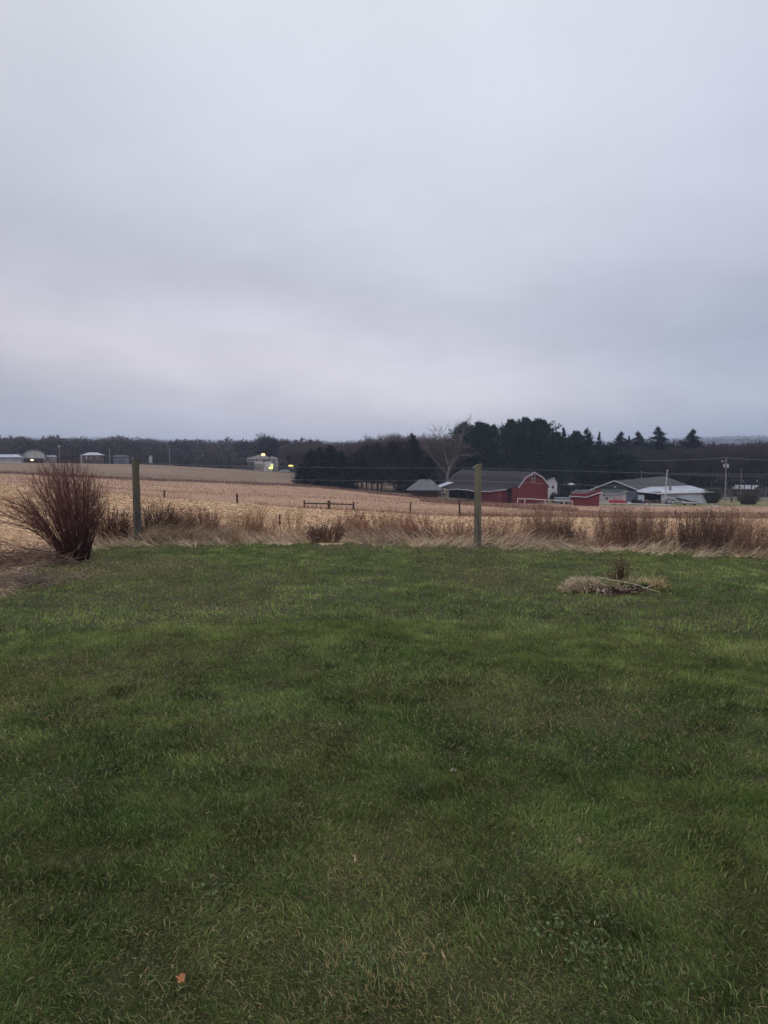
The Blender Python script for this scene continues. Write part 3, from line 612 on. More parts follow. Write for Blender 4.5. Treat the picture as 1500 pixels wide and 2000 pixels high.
# ---------------------------------------------------------------- the big bare bush
p = gp(146, 12.75); root = empty('bare_bush', p, -azx(146), 'large bare reddish brown bush fanning out at the left corner of the lawn', 'bush')
S_ = 12.75/1506.
seg, tin, seg2, tin2 = [], [], [], []
BR = np.array((.155, .072, .066)); BK = np.array((.030, .018, .019))
for i in range(205):
    u = random.uniform(-1, 1); v = random.uniform(-1, 1)
    if u*u+v*v > 1: continue
    b = np.array([u*.17, v*.15, -.03])
    # targets: fan leans left, from x 28 to 204 at height 70..185 px
    edge = abs(u); tx = (u*80-26+random.gauss(0, 9))*S_
    th = (185*(1-.38*edge**2.2)*random.uniform(.6, 1.0)**.8)*S_*(0.86 if u < -.6 else 1); ty = v*.62+random.gauss(0, .06)
    T = np.array([tx, ty, th]); mid = b+(T-b)*.45; mid[2] += .10*edge*1.4; mid[0] = b[0]+(T[0]-b[0])*(.36)
    k = 7; q = b.copy()
    w1 = np.random.default_rng(i).normal(0, .030, (k+1, 3))
    for s in range(1, k+1):
        t = s/k; e = (1-t)**2*b+2*t*(1-t)*mid+t*t*T+w1[s]*t
        rr = .0060*(1-.85*t)+.001; r0 = .0060*(1-.85*(s-1)/k)+.001
        cc = (BK*(1-t)+BR*t)*random.uniform(.75, 1.3); seg.append([*q, *e, r0, rr]); tin.append(cc)
        if s >= 2:
            for _ in range(5 if s > 3 else 2):
                f = random.random(); o_ = q+(e-q)*f; dd = (e-q)/np.linalg.norm(e-q)+np.array([random.gauss(0, .5), random.gauss(0, .5), random.gauss(.05, .2)]); dd /= np.linalg.norm(dd)
                ll = random.uniform(.12, .42)*(1-.35*t); m_ = o_+dd*ll*.5; dd2 = dd+np.array([random.gauss(0, .2), random.gauss(0, .2), .1]); e2 = m_+dd2*ll*.5
                c2 = BR*random.uniform(.8, 1.5); seg2.append([*o_, *m_, .0021, .0016]); seg2.append([*m_, *e2, .0016, .0009]); tin2 += [c2, c2]
        q = e
link('main_stems', segs_mesh('main_stems', seg, 4, np.clip(tin, 0, 1)), STALK, root)
link('twig_crown', segs_mesh('twig_crown', seg2, 3, np.clip(tin2, 0, 1)), STALK, root)
def stray(pts, n, c=(.10, .05, .042), rad=.008):
    sg, tn = [], []; P = [np.array(q, float) for q in pts]
    def bez(t):
        return (1-t)**3*P[0]+3*t*(1-t)**2*P[1]+3*t*t*(1-t)*P[2]+t**3*P[3]
    q = P[0]
    for s in range(1, 15):
        t = s/14; e = bez(t); sg.append([*q, *e, rad*(1-.8*(s-1)/14), rad*(1-.8*t)]); tn.append(c)
        if s > 4:
            for _ in range(n):
                dd = (e-q)/np.linalg.norm(e-q)+np.array([random.gauss(0, .3), random.gauss(0, .4), random.gauss(.12, .28)]); ll = random.uniform(.12, .38)
                m_ = q+dd*ll*.5; e2 = m_+(dd+np.array([0, 0, random.gauss(.0, .2)]))*ll*.5; sg += [[*q, *m_, .0028, .002], [*m_, *e2, .002, .001]]; tn += [c, c]
        q = e
    link('stray_branch', segs_mesh('stray_branch', sg, 4, np.array(tn)), STALK, root)
X = lambda x, y: ((x-146)*S_, 0, (1074-y)*S_)
stray([X(116, 1070), X(104, 1010), X(60, 995), X(-12, 978)], 4)
stray([X(112, 1066), X(95, 1030), X(60, 985), X(-30, 1004)], 4)
stray([X(125, 1064), X(80, 1050), X(40, 1052), X(-40, 1004)], 2)
stray([X(122, 1060), X(100, 1000), X(70, 975), X(28, 960)], 4)
stray([X(112, 1068), X(108, 1040), X(106, 1020), X(88, 1002)], 2)

# pale stick by the bush
p = gp(175, 13.85); mb = MB(); mb.tube((0, 0, .03), (.28, .05, .02), .008, .006, 6); mb.tube((.06, .01, .03), (.05, 0, .07), .005, .003, 6)
o = mb.build('stick', mat('pale_stick', (.55, .48, .38), (.4, .33, .26), scale=8)); o.location = p; tag(o, 'small pale forked stick on the grass between the bush and the mossy post', 'stick')
# white scrap
p = gp(354, 14.35); mb = MB(); mb.ball((0, 0, .03), .045, 1.2, .8, .6, 8, 5, .25); o = mb.build('stone', mat('pale_stone', (.42, .37, .31), (.3, .26, .22), scale=15)); o.location = p; tag(o, 'small pale stone at the lawn edge right of the mossy post', 'stone')

# ---------------------------------------------------------------- the flower bed remnant on the lawn
STRAWP = LITTER
def straw_heap(name, x, y, wx, wy, h, n, c, label, cat, az0=0, bl=(.12, .3), lean=1.0, ww=.006):
    ux, uy, s = ray(x, y); rr = -EYE/s; p = Vector((ux*rr, uy*rr, 0)); p.z = gz(p.x, p.y)
    root = empty(name, p, 0, label, cat)
    u = rng.normal(0, .42, (n, 2)); k = np.hypot(u[:, 0], u[:, 1]) < 1; u = u[k]; n = len(u)
    d = np.hypot(u[:, 0], u[:, 1]); P = np.stack([u[:, 0]*wx, u[:, 1]*wy, rng.uniform(0, 1, n)*h*(1-d**2)], 1)
    P[:, 2] += zt(P[:, 0]+p.x, P[:, 1]+p.y)-p.z
    az = np.arctan2(u[:, 0], u[:, 1])+rng.normal(0, .7, n)+az0
    V, f3, f4, cc = blades(P, rng.uniform(*bl, n), rng.uniform(.6, 1.4, n)*ww, az, np.clip(rng.normal(lean, .4, n), 0, 1.7), rng.uniform(.3, 1.3, n), jitter_tint(c, n, .25, .04))
    link('straw', npmesh('straw', V, f3, f4, cc), LITTER, root)
    return root, p
heap, hp = straw_heap('straw_clump', 1138, 1150, .26, .16, .14, 2000, (.52, .42, .31), 'pale collapsed grass clump at the left end of the old flower bed', 'dry grass clump', 0, (.07, .17), 1.1, .006)
straw_heap('straw_clump', 1276, 1148, .17, .12, .07, 260, (.46, .36, .20), 'small straw tuft at the right end of the old flower bed', 'dry grass clump', 1.2, (.12, .28), .9)
straw_heap('straw_clump', 1228, 1138, .34, .08, .03, 420, (.40, .33, .20), 'thin scattered straw behind the dark soil of the flower bed', 'dry grass clump', 0, (.08, .22), 1.2)
straw_heap('grass_tuft', 1256, 1151, .085, .07, .03, 380, (.075, .095, .03), 'dark green tuft growing at the right side of the flower bed', 'grass tuft', 0, (.06, .13), .5, .005)
ux, uy, s = ray(1204, 1154); rr = -EYE/s; p = Vector((ux*rr, uy*rr, 0)); p.z = gz(p.x, p.y)
nn = 34; V = []; Fc = []
for i in range(9):
    for j in range(nn):
        t = i/8; a = 2*math.pi*j/nn; k = 1+.14*math.sin(3*a+1)+.08*math.sin(7*a)
        x_, y_ = math.cos(a)*t*.38*k, math.sin(a)*t*.17*k
        V.append((x_, y_, gz(p.x+x_, p.y+y_)-p.z+.05*(1-t*t)+(random.uniform(-.012, .018) if i < 8 else -.02)))
me = MB().add(V, [(i*nn+j, (i+1)*nn+j, (i+1)*nn+(j+1) % nn, i*nn+(j+1) % nn) for i in range(8) for j in range(nn)])
o = me.build('soil_mound', mat('dark_mulch', (.055, .030, .022), (.025, .015, .012), scale=16, detail=8, bump=.02)); o.location = p
tag(o, 'dark brown soil mound in the middle of the old flower bed', 'soil')
# bark chips and dead leaves on the mound
n = 160; a = rng.uniform(0, 6.28, n); q = np.sqrt(rng.uniform(0, 1, n)); P = np.stack([p.x+np.cos(a)*q*.40, p.y+np.sin(a)*q*.19, np.zeros(n)], 1); P[:, 2] = zt(P[:, 0], P[:, 1])+.045*(1-q**2)+.01
o = stuff_strips('mulch_debris', [flat_strips(P, rng.uniform(.04, .14, n), rng.uniform(.012, .04, n), rng.uniform(0, 6.28, n), rng.uniform(-.1, .5, n), jitter_tint((.17, .12, .085), n, .5, .05), rng.uniform(0, .03, n))], LITTER)
tag(o, 'brown leaf and bark scraps on the flower bed soil', 'mulch')
def lawn_at(x, y, h=0.0):
    ux, uy, s = ray(x, y); rr = -EYE/s; q = Vector((ux*rr, uy*rr, 0)); q.z = gz(q.x, q.y)+h; return q
mb = MB(); p = lawn_at(1181, 1157); V = [(-.11, -.05, .0), (.07, -.07, 0), (.13, 0, 0), (.05, .07, 0), (-.09, .06, 0), (-.10, -.04, .055), (.06, -.055, .035), (.10, 0, .03), (.04, .06, .06), (-.08, .05, .07)]
mb.add(V, [(0, 1, 6, 5), (1, 2, 7, 6), (2, 3, 8, 7), (3, 4, 9, 8), (4, 0, 5, 9), (5, 6, 7, 8, 9)])
o = mb.build('flat_stone', mat('grey_brown_stone', (.27, .22, .175), (.18, .14, .11), scale=12, bump=.01), None, .008); o.location = p; tag(o, 'flat grey brown stone between the pale clump and the dark soil', 'stone')
a_, b_ = lawn_at(1166, 1139, .09), lawn_at(1288, 1160, .03)
mb = MB(); q = [a_.lerp(b_, t)+Vector((random.uniform(-.006, .006), 0, random.uniform(-.006, .008)+.02*math.sin(t*3.14))) for t in (0, .2, .4, .6, .8, 1)]
for i in range(5): mb.tube(q[i], q[i+1], 0.0050-.0005*i, .0045-.0005*i, 7)
mb.tube(q[4], lawn_at(1290, 1150, .10), .004, .002, 6)
o = mb.build('stick', MATS['pale_stick']); tag(o, 'long pale stick lying across the flower bed', 'stick')
# dead plant standing in the bed
p = lawn_at(1212, 1136); root = empty('dead_plant', p, 0, 'dead brown branching plant standing at the back of the flower bed', 'dead plant'); sg, tn, lp = [], [], []
for i in range(60):
    q = np.array([random.gauss(0, .03), random.gauss(0, .02), 0]); d = np.array([random.gauss(.02, .16), random.gauss(0, .16), 1.]); H = random.uniform(.2, .42); side = random.random() < .25
    if side: d = np.array([random.gauss(-.9, .3), 0, .7]); H *= .6
    cc = np.array((.10, .062, .045))*random.uniform(.7, 1.5)
    for s in range(4):
        d = d/np.linalg.norm(d); e = q+d*H/4; sg.append([*q, *e, .0035-.0006*s, .0029-.0006*s]); tn.append(cc); d = d+np.array([random.gauss(0, .15), random.gauss(0, .15), .05])
        for _ in range(2): lp.append(q+(e-q)*random.random())
        q = e
link('branches', segs_mesh('branches', sg, 3, np.array(tn)), STALK, root)
lp = np.array(lp); n = len(lp); V, f4, cc = flat_strips(lp, rng.uniform(.015, .045, n), rng.uniform(.010, .025, n), rng.uniform(0, 6.28, n), rng.uniform(-1.2, .8, n), jitter_tint((.16, .10, .065), n, .4, .06), rng.uniform(0, .01, n))
link('withered_leaves', npmesh('withered_leaves', V, None, f4, cc), LITTER, root)

# fallen leaves on the lawn
def fallen_leaf(x, y, size, c, rz, label):
    p = lawn_at(x, y, .035); pts = []
    n = 22
    for i in range(n):
        a = 2*math.pi*i/n; k = .5*(1+.20*math.cos(5*a)+.10*math.cos(9*a+1))*(1.15 if abs(a-math.pi/2) < .5 else 1)
        pts.append((math.cos(a)*k*size*.8, math.sin(a)*k*size, .006*math.sin(3*a)+.010*abs(math.cos(a))))
    V = [(0, 0, .0)]+pts; V2 = [(v[0], v[1], v[2]-.0012) for v in V]; N_ = len(V)
    mb = MB().add(V+V2, [(0, i, i % n+1) for i in range(1, n+1)]+[(N_, N_+i % n+1, N_+i) for i in range(1, n+1)]+[(i, N_+i, N_+i % n+1, i % n+1) for i in range(1, n+1)])
    mb.tube((0, -size*.4, 0), (.004, -size*.75, .006), .0012, .001, 5)
    o = mb.build('fallen_leaf', mat('leaf_'+str(x), c, tuple(v*.65 for v in c), scale=40)); o.location = p; o.rotation_euler = (.25, -.2, rz); return tag(o, label, 'leaf')
fallen_leaf(354, 1936, .030, (.42, .19, .09), .6, 'orange brown fallen leaf on the grass at the bottom left')
fallen_leaf(886, 1524, .026, (.32, .30, .24), 1.9, 'tiny pale fallen leaf in the middle of the lawn')
fallen_leaf(1130, 1660, .022, (.30, .24, .15), .9, 'tiny tan fallen leaf on the right half of the lawn')
# ---------------------------------------------------------------- tree prototypes
BARK = mat('grey_bark', (.085, .072, .070), (.05, .042, .045), scale=1.5, bump=.03)
BARKP = mat('pale_bark', (.21, .19, .18), (.14, .12, .115), scale=1.5, bump=.03)
TWIG = mat('twigs', (.062, .047, .052), (.038, .029, .036), scale=.35)
TWIGL = mat('pale_twigs', (.125, .105, .10), (.085, .07, .072), scale=.35)
NEED = mat('pine_needles', (1, 1, 1), (.6, .66, .68), scale=.25, attr=True)
def bare_proto(seed, H=20.0, spread=.62, levels=5, kids=4, thick=1.0, trunk_frac=.25, twig=.028, lean=0.0, tropism=.12):
    rs = random.Random(seed); T, C = [], []
    def grow(q, d, l, r, lv):
        k = 3 if lv < 3 else 2
        for s in range(k):
            d = d+np.array([rs.gauss(0, .13), rs.gauss(0, .13), rs.gauss(tropism*.5, .05)]); d = d/np.linalg.norm(d); e = q+d*l/k
            r1 = max(r*(1-.28*(s+1)/k), twig*.6); (T if lv == 0 else C).append([*q, *e, r, r1]); q = e; rr = r1
            if lv < levels and (s > 0 or lv > 1):
                for _ in range(kids if s == k-1 else max(1, kids-2)):
                    a = rs.uniform(0, 6.28); t = rs.uniform(.45, 1.0)*spread*1.1
                    u = np.cross(d, [0.3, .2, 1.]); u /= np.linalg.norm(u)+1e-6; w = np.cross(d, u); dd = d*math.cos(t)+(u*math.cos(a)+w*math.sin(a))*math.sin(t)
                    if dd[2] < -.1: dd[2] *= .3
                    grow(q, dd, l*rs.uniform(.52, .8), max(rr*rs.uniform(.45, .65), twig), lv+1)
    grow(np.zeros(3), np.array([lean, 0, 1.]), H*trunk_frac, .24*thick, 0)
    T, C = np.array(T), np.array(C); s = H/max(T[:, 5].max(), C[:, 5].max()); T[:, :6] *= s; C[:, :6] *= s
    return segs_mesh('trunk', T, 8), segs_mesh('crown', C, 3), (C[:, 3:5].max()-C[:, 3:5].min())
def needle_sprays(P, D, n, size, c, rnd=.7, up=.25, k=None):
    size = np.repeat(size*(np.ones(len(P)) if k is None else np.asarray(k)), n)
    """clusters of thin leaf-sized faces round points P, pointing along D"""
    m = len(P)*n; P2 = np.repeat(P, n, 0)+rng.normal(0, 1, (m, 3))*size[:, None]*.5; D2 = np.repeat(D, n, 0)+rng.normal(0, rnd, (m, 3)); D2[:, 2] += up; D2 /= np.linalg.norm(D2, axis=1, keepdims=True)
    s = np.cross(D2, rng.normal(0, 1, (m, 3))); s /= np.linalg.norm(s, axis=1, keepdims=True)
    l = (rng.uniform(.6, 1.25, m)*size)[:, None]; w = l*rng.uniform(.16, .32, m)[:, None]
    V = np.stack([P2-s*w*.3, P2+s*w*.3, P2+D2*l*.6+s*w*.6, P2+D2*l, P2+D2*l*.6-s*w*.6], 1).reshape(-1, 3); b = np.arange(m)[:, None]*5
    F4 = b+np.array([[0, 1, 2, 4]]); F3 = b+np.array([[4, 2, 3]])
    k = np.repeat(rng.uniform(.55, 1.35, len(P)), n)[:, None]*rng.uniform(.8, 1.2, (m, 1)); return V, F3, F4, np.repeat(np.array(c)*k, 5, axis=0)
def pine_proto(seed, H=20.0, W=9.0, base=.12, c=(.018, .044, .036), shape='pine', wh=26, nl=8, sp=6, n=12, size=.55):
    rs = np.random.default_rng(seed); T, P, D, K = [], [], [], []
    for i in range(8):
        f = lambda t: np.array([math.sin(t*2.2+seed)*.25, math.cos(t*1.7+seed)*.2, t*H*.97]); T.append([*f(i/8), *f((i+1)/8), .28*(1-i/8)+.04, .28*(1-(i+1)/8)+.04])
    f = lambda t: np.array([math.sin(t*2.2+seed)*.25, math.cos(t*1.7+seed)*.2, t*H*.97])
    for i in range(wh):
        t = base+(1-base)*(i+rs.uniform(-.3, .3))/wh; t_ = t
        for k in range(nl):
          t = min(max(t_+rs.uniform(-.7, .7)/wh, base), .985)
          if shape == 'pine':
            prof = (1-((t-.55)/.62)**2)*.85+.15 if t > .2 else .7; prof = max(.16, min(1, prof))*(1 if t < .82 else max(.25, (1-t)/.18*.8+.2)); ang = .15+.55*t
          elif shape == 'cone': prof = max(.025, (1-t)**1.0*(1.0+.3*((i*7) % 3-1)*.5)); ang = -.1+.6*t
          else: prof = max(.05, (1-t)**.85*(1.12 if t > .1 else 1)); ang = -.15+.75*t
          if True:
            a = rs.uniform(0, 6.28); L_ = W/2*prof*rs.uniform(.55, 1.12); el_ = ang+rs.normal(0, .12)
            d = np.array([math.cos(a)*math.cos(el_), math.sin(a)*math.cos(el_), math.sin(el_)]); o_ = f(t); e = o_+d*L_
            T.append([*o_, *e, .07*(1-t*.6)+.02, .02])
            for s in range(sp):
                q = .3+.7*(s+rs.uniform(0, 1))/sp; P.append(o_+d*L_*q+np.array([0, 0, (.10*L_*q*q)])); D.append(d+np.array([0, 0, .7 if shape == 'pine' else .15])); K.append(1.0 if shape == 'pine' else min(1.0, .30+2.2*(1-t)))
    if shape == 'pine':
        for k in range(9):
            a = rs.uniform(0, 6.28); rr = W*rs.uniform(.08, .34); z1 = H*(1.02-rr/W*.42)*rs.uniform(.93, 1.0); o_ = np.array([math.cos(a)*rr, math.sin(a)*rr, 0])
            T.append([*(f(.7)), *(o_+[0, 0, z1*.93]), .09, .03])
            for s in range(7): P.append(o_*(1+.04*s)+np.array([rs.normal(0, .2), rs.normal(0, .2), z1-.38*(6-s)])); D.append(np.array([math.cos(a)*.3, math.sin(a)*.3, 1.])); K.append(.8)
    P.append(f(1.0)); D.append(np.array([0, 0, 1.])); P.append(f(.99)-np.array([0, 0, .5])); D.append(np.array([0, 0, 1.])); K += [.5, .5]
    V, f3, f4, cc = needle_sprays(np.array(P), np.array(D), n, size, c, .55 if shape == 'pine' else .45, .35 if shape == 'pine' else .0, K)
    return segs_mesh('trunk', T, 6), npmesh('crown', V, f3, f4, cc)
PINES = [pine_proto(s, W=w, base=b) for s, w, b in [(1, 9, .10), (2, 10, .16), (3, 8, .12), (4, 9.5, .2)]]
SPRUCE = [pine_proto(s, W=8, base=.02, c=(.010, .018, .019), shape='spruce', wh=20, nl=9, sp=5, n=9, size=.75) for s in (11, 12, 13)]
CONE = [pine_proto(s, W=13, base=.05, c=(.016, .028, .027), shape='cone', wh=34, nl=7, sp=7, n=8, size=.5) for s in (21, 22)]
CEDAR = [pine_proto(s, W=9, base=.22, c=(.036, .030, .027), shape='pine', wh=13, nl=9, sp=5, n=11, size=.9) for s in (31, 32)]
BARES = [bare_proto(s, 20, sp_, 5, 4, 1.0, .26) for s, sp_ in [(41, .60), (42, .72), (43, .52), (44, .66), (45, .8)]]
LM = [(575, 'the leftmost near spruce'), (602, 'the second near spruce'), (644, 'the tallest near spruce'), (682, 'the rightmost near spruce'), (717, 'the row of dark trunks'), (760, 'the pale house between the trunks'), (805, 'the dark conical evergreen'), (838, 'the open hip roofed shed'), (876, 'the pale leaning bare tree'), (905, 'the leftmost tall pine'),
      (1171, 'the narrow spruce spire'), (1207, 'the green gable peak'), (1240, 'the slate sliding door'), (1254, 'the thin pole behind the barn roof'), (1277, 'the dark bay'), (1301, 'the white lamp pole'), (1330, 'the middle of the white wing'), (1351, 'the lone evergreen'), (1375, 'the end of the white wing'), (1392, 'the dense dark shrub'), (1419, 'the utility pole'), (1436, 'the dead trunk'), (1449, 'the thin grey pole'), (1465, 'the house across the road'), (1492, 'the right edge of the photo'), (1530, 'the spot just outside the right edge')]
SEEN = {}
def wood_label(x, row):
    lx, nm = min(LM, key=lambda q: abs(q[0]-x)); rel = 'straight behind' if abs(x-lx) < 3.5 else ('left of' if x < lx else 'right of')
    b = f'{row} bare tree {rel} {nm}'; SEEN[b] = SEEN.get(b, 0)+1
    return b if SEEN[b] == 1 else b.replace('bare tree', ['', '', 'slimmer bare tree', 'lower bare tree', 'crooked bare tree'][min(SEEN[b], 4)])
def dimx(me):
    n = len(me.vertices); a = np.empty(n*3, np.float32); me.vertices.foreach_get('co', a); a = a.reshape(-1, 3); return max(np.percentile(a[:, 0], 99)-np.percentile(a[:, 0], 1), np.percentile(a[:, 1], 99)-np.percentile(a[:, 1], 1))
VAR = {}
def place_tree(name, proto, x, ytop, r, wpx, label, mats, group=None, cat='tree', H=None, sink=0.3):
    p = gp(x, r); h = H or (at(x, ytop, r).z-p.z); h *= 1.03; wid = wpx*r/1506.
    root = empty(name, p-Vector((0, 0, sink)), random.uniform(0, 6.28), label, cat, group)
    s = wid/dimx(proto[1]) if wpx else h/20; root.scale = (s, s, h/20)
    for nm, me, m in (('trunk', proto[0], mats[0]), ('crown', proto[1], mats[1])):
        if not me.materials: me.materials.append(m)
        elif me.materials[0] != m:
            key = (me.name, m.name)
            if key not in VAR: VAR[key] = me.copy(); VAR[key].materials[0] = m
            me = VAR[key]
        c = bpy.data.objects.new(nm, me); col.objects.link(c); c.parent = root
    return root
EM = (BARK, NEED)
G1 = 'tall pines behind the red barn'; G2 = 'dark spruces at the edge of the far pasture'; G3 = 'evergreen tops above the bare wood'
for a in [('pine_tree', PINES[1], 906, 829, 262, 50, 'dark pine at the left end of the tall pines behind the barn roof', EM, G1),
 ('pine_tree', PINES[3], 938, 827, 258, 54, 'broad pine directly above the plain near fence post', EM, G1),
 ('pine_tree', PINES[0], 963, 832, 266, 36, 'narrower pine left of the gap in the tall pines', EM, G1),
 ('pine_tree', PINES[2], 996, 823, 256, 52, 'tall feathery pine right of the gap in the tall pines', EM, G1),
 ('pine_tree', PINES[1], 1025, 820, 260, 56, 'tallest pine, behind the ridge of the red barn', EM, G1),
 ('pine_tree', PINES[0], 1057, 821, 256, 64, 'broad round topped pine above the red barn gable', EM, G1),
 ('pine_tree', PINES[3], 1082, 846, 250, 44, 'lower pine on the right flank of the tallest pines', EM, G1),
 ('pine_tree', CONE[0], 1099, 833, 268, 66, 'pointed pine first to the right of the tallest pines', EM, G1),
 ('pine_tree', PINES[2], 1124, 845, 268, 48, 'low topped pine behind the green farm house', EM, G1),
 ('pine_tree', CONE[1], 1148, 834, 270, 88, 'pointed pine standing out above the gap behind the shed', EM, G1),
 ('spruce_tree', CONE[0], 1171, 842, 300, 44, 'narrow spire of a spruce between two broader evergreens', EM, G3),
 ('pine_tree', PINES[0], 1186, 872, 250, 66, 'dark low pine behind the green gable', EM, G1),
 ('pine_tree', PINES[3], 1146, 878, 245, 64, 'blue green low pine behind the small red shed', EM, G1),
 ('pine_tree', PINES[2], 1222, 884, 255, 60, 'dark low pine right of the green gable peak', EM, G1),
 ('pine_tree', CONE[1], 1212, 841, 330, 96, 'evergreen top left of the three spaced evergreen tops', EM, G3),
 ('spruce_tree', CONE[0], 1229, 850, 340, 46, 'small evergreen tip between two taller evergreen tops', EM, G3),
 ('pine_tree', CONE[1], 1246, 841, 330, 100, 'evergreen top above the barn roof post', EM, G3),
 ('pine_tree', CONE[0], 1281, 832, 325, 112, 'tallest evergreen top above the bare wood', EM, G3),
 ('pine_tree', CONE[1], 1351, 836, 320, 100, 'lone evergreen standing apart above the bare wood on the right', EM, G3),
 ('spruce_tree', SPRUCE[0], 588, 903, 228, 34, 'leftmost low dark spruce next to the yellow lamp', EM, G2),
 ('spruce_tree', SPRUCE[1], 606, 876, 232, 54, 'second dark spruce from the left in the near group', EM, G2),
 ('spruce_tree', SPRUCE[2], 624, 871, 236, 56, 'third dark spruce from the left in the near group', EM, G2),
 ('spruce_tree', SPRUCE[0], 644, 866, 232, 62, 'tallest dark spruce in the middle of the near group', EM, G2),
 ('spruce_tree', SPRUCE[1], 667, 879, 228, 50, 'dark spruce right of the tallest in the near group', EM, G2),
 ('spruce_tree', SPRUCE[2], 681, 902, 224, 34, 'rightmost low dark spruce beside the row of trunks', EM, G2),
 ('spruce_tree', SPRUCE[2], 805, 845, 248, 62, 'dark conical evergreen left of the pale bare tree', EM, None),
 ('spruce_tree', SPRUCE[0], 838, 888, 240, 50, 'low dark evergreen behind the open hip roofed shed', EM, None),
 ('spruce_tree', CONE[1], 668, 862, 330, 14, 'tiny pointed evergreen above the near spruces', EM, None),
 ('spruce_tree', SPRUCE[1], 513, 862, 470, 14, 'small conifer behind the lit white house', EM, None)]: place_tree(*a)
for i, (x, yt, w) in enumerate([(698, 884, 26), (707, 878, 24), (717, 872, 26), (727, 880, 26), (738, 870, 30), (746, 878, 24), (770, 866, 34), (778, 872, 28), (789, 868, 34)]):
    place_tree('park_tree', CEDAR[i % 2], x, yt, 236+4*(i % 3), w*1.5, ['first', 'second', 'third', 'fourth', 'fifth', 'sixth', 'seventh', 'eighth', 'ninth'][i]+' dark trunked tree from the left in the row right of the spruces', EM, 'row of dark trunks beside the spruces')
# the pale bare tree behind the shed
def pale_tree():
    T, B, C = [], [], []; rs = random.Random(5); S_ = 242/1506.
    zb = at(876, 945, 242).z-gp(876, 242).z+.3
    def px(x, y, d=0): return np.array([(x-876)*S_, d, zb+(945-y)*S_])
    def path(pts, r0, r1, dst, lv, kids=3):
        for i in range(len(pts)-1):
            a, b = pts[i], pts[i+1]; t0, t1 = i/(len(pts)-1), (i+1)/(len(pts)-1); dst.append([*a, *b, r0+(r1-r0)*t0, r0+(r1-r0)*t1])
            if lv < 3:
                for _ in range(kids):
                    o_ = a+(b-a)*rs.random(); d = (b-a)/np.linalg.norm(b-a); d = d+np.array([rs.gauss(0, .65), rs.gauss(0, .65), rs.gauss(.15, .3)]); d /= np.linalg.norm(d); l = [5.0, 3.0, 1.7, 1.0][lv]*rs.uniform(.5, 1.1)
                    q = [o_]
                    for s in range(3): d = d+np.array([rs.gauss(0, .2), rs.gauss(0, .2), rs.gauss(.06, .1)]); d /= np.linalg.norm(d); q.append(q[-1]+d*l/3)
                    rr = max((r0+(r1-r0)*t1)*.4, .03); path(q, rr, max(rr*.5, .022), C, lv+1, 2)
    path([px(876, 960), px(874, 930), px(878, 915)], .42, .34, T, 9)
    path([px(878, 915), px(886, 897), px(895, 880), px(900, 862), px(903, 847)], .42, .12, B, 0)
    path([px(886, 897), px(897, 890), px(908, 890), px(922, 891)], .24, .09, B, 1)
    path([px(878, 915), px(872, 895), px(866, 875), px(862, 856)], .28, .08, B, 0)
    path([px(874, 928), px(858, 908), px(846, 895), px(838, 884)], .22, .07, B, 0)
    path([px(895, 880), px(906, 872), px(914, 876)], .2, .08, B, 1)
    p = gp(876, 242); root = empty('bare_tree', p-Vector((0, 0, .3)), -azx(876), 'pale grey leafless tree leaning over the left end of the red barn', 'tree')
    link('trunk', segs_mesh('trunk', T, 8), BARKP, root); link('main_limbs', segs_mesh('main_limbs', B, 6), BARKP, root); link('crown', segs_mesh('crown', C, 4), TWIGL, root)
pale_tree()
BM = (BARK, TWIG)
MIDM = (BARK, mat('brown_twigs', (.115, .088, .085), (.075, .058, .060), scale=.3))
# middle bare trees, behind the row and the pines
lab_mid = 'bare dark tree in the wood between the near spruces and the tall pines'
for x, yt, r, w in [(560, 868, 420, 40), (548, 848, 430, 64), (534, 854, 440, 50), (520, 866, 430, 40), (505, 863, 450, 30), (490, 862, 470, 40), (470, 864, 460, 40)]:
    place_tree('bare_tree', random.choice(BARES), x, yt-3, r, w, {560: 'rightmost', 548: 'tallest and roundest', 534: 'second tallest', 520: 'middle', 505: 'third from the left', 490: 'second from the left', 470: 'leftmost'}[x]+' bare tree of the grove behind the lit white house', BM, 'bare grove behind the white house')
mid = []
for x in range(575, 905, 9):
    prof = np.interp(x, [575, 620, 660, 700, 730, 760, 790, 820, 860, 905], [866, 864, 863, 858, 852, 849, 845, 852, 850, 850])
    mid.append((x+random.uniform(-4, 4), prof+random.uniform(-2, 7), random.uniform(275, 330), random.uniform(30, 44)))
    mid.append((x+random.uniform(-4, 4), prof+random.uniform(6, 14), random.uniform(245, 270), random.uniform(26, 36)))
for x, yt, r, w in mid:
    if r < 272 and x < 690: continue
    place_tree('bare_tree', random.choice(BARES), x, yt-3, r, w, wood_label(x, 'front' if r < 272 else 'rear'), MIDM, 'bare wood in the middle distance')
for x, yt, w in [(832, 844, 22), (845, 846, 20), (868, 848, 24), (880, 846, 22)]:
    place_tree('bare_tree', random.choice(BARES), x, yt-1, 300, w, {832: 'first', 845: 'second', 868: 'third', 880: 'fourth'}[x]+' lighter bare crown from the left above the wood, left of the tall pines', (BARK, TWIG), 'lighter crowns left of the pines')
# right hand bare wood
for i in range(118):
    x = 1172+(1570-1172)*((i*.618034) % 1.0); rw = i % 3
    r = [306, 340, 380][rw]+random.uniform(-10, 10); prof = np.interp(x, [1172, 1240, 1300, 1400, 1440, 1500, 1560], [862, 861, 864, 863, 862, 860, 858])
    yt = prof+[10, 4, 0][rw]+random.uniform(-3, 6)
    place_tree('bare_tree', random.choice(BARES), x, yt-2, r, random.uniform(34, 48), wood_label(x, ['front row', 'middle row', 'back row'][rw]), BM, 'bare wood behind the sheds')

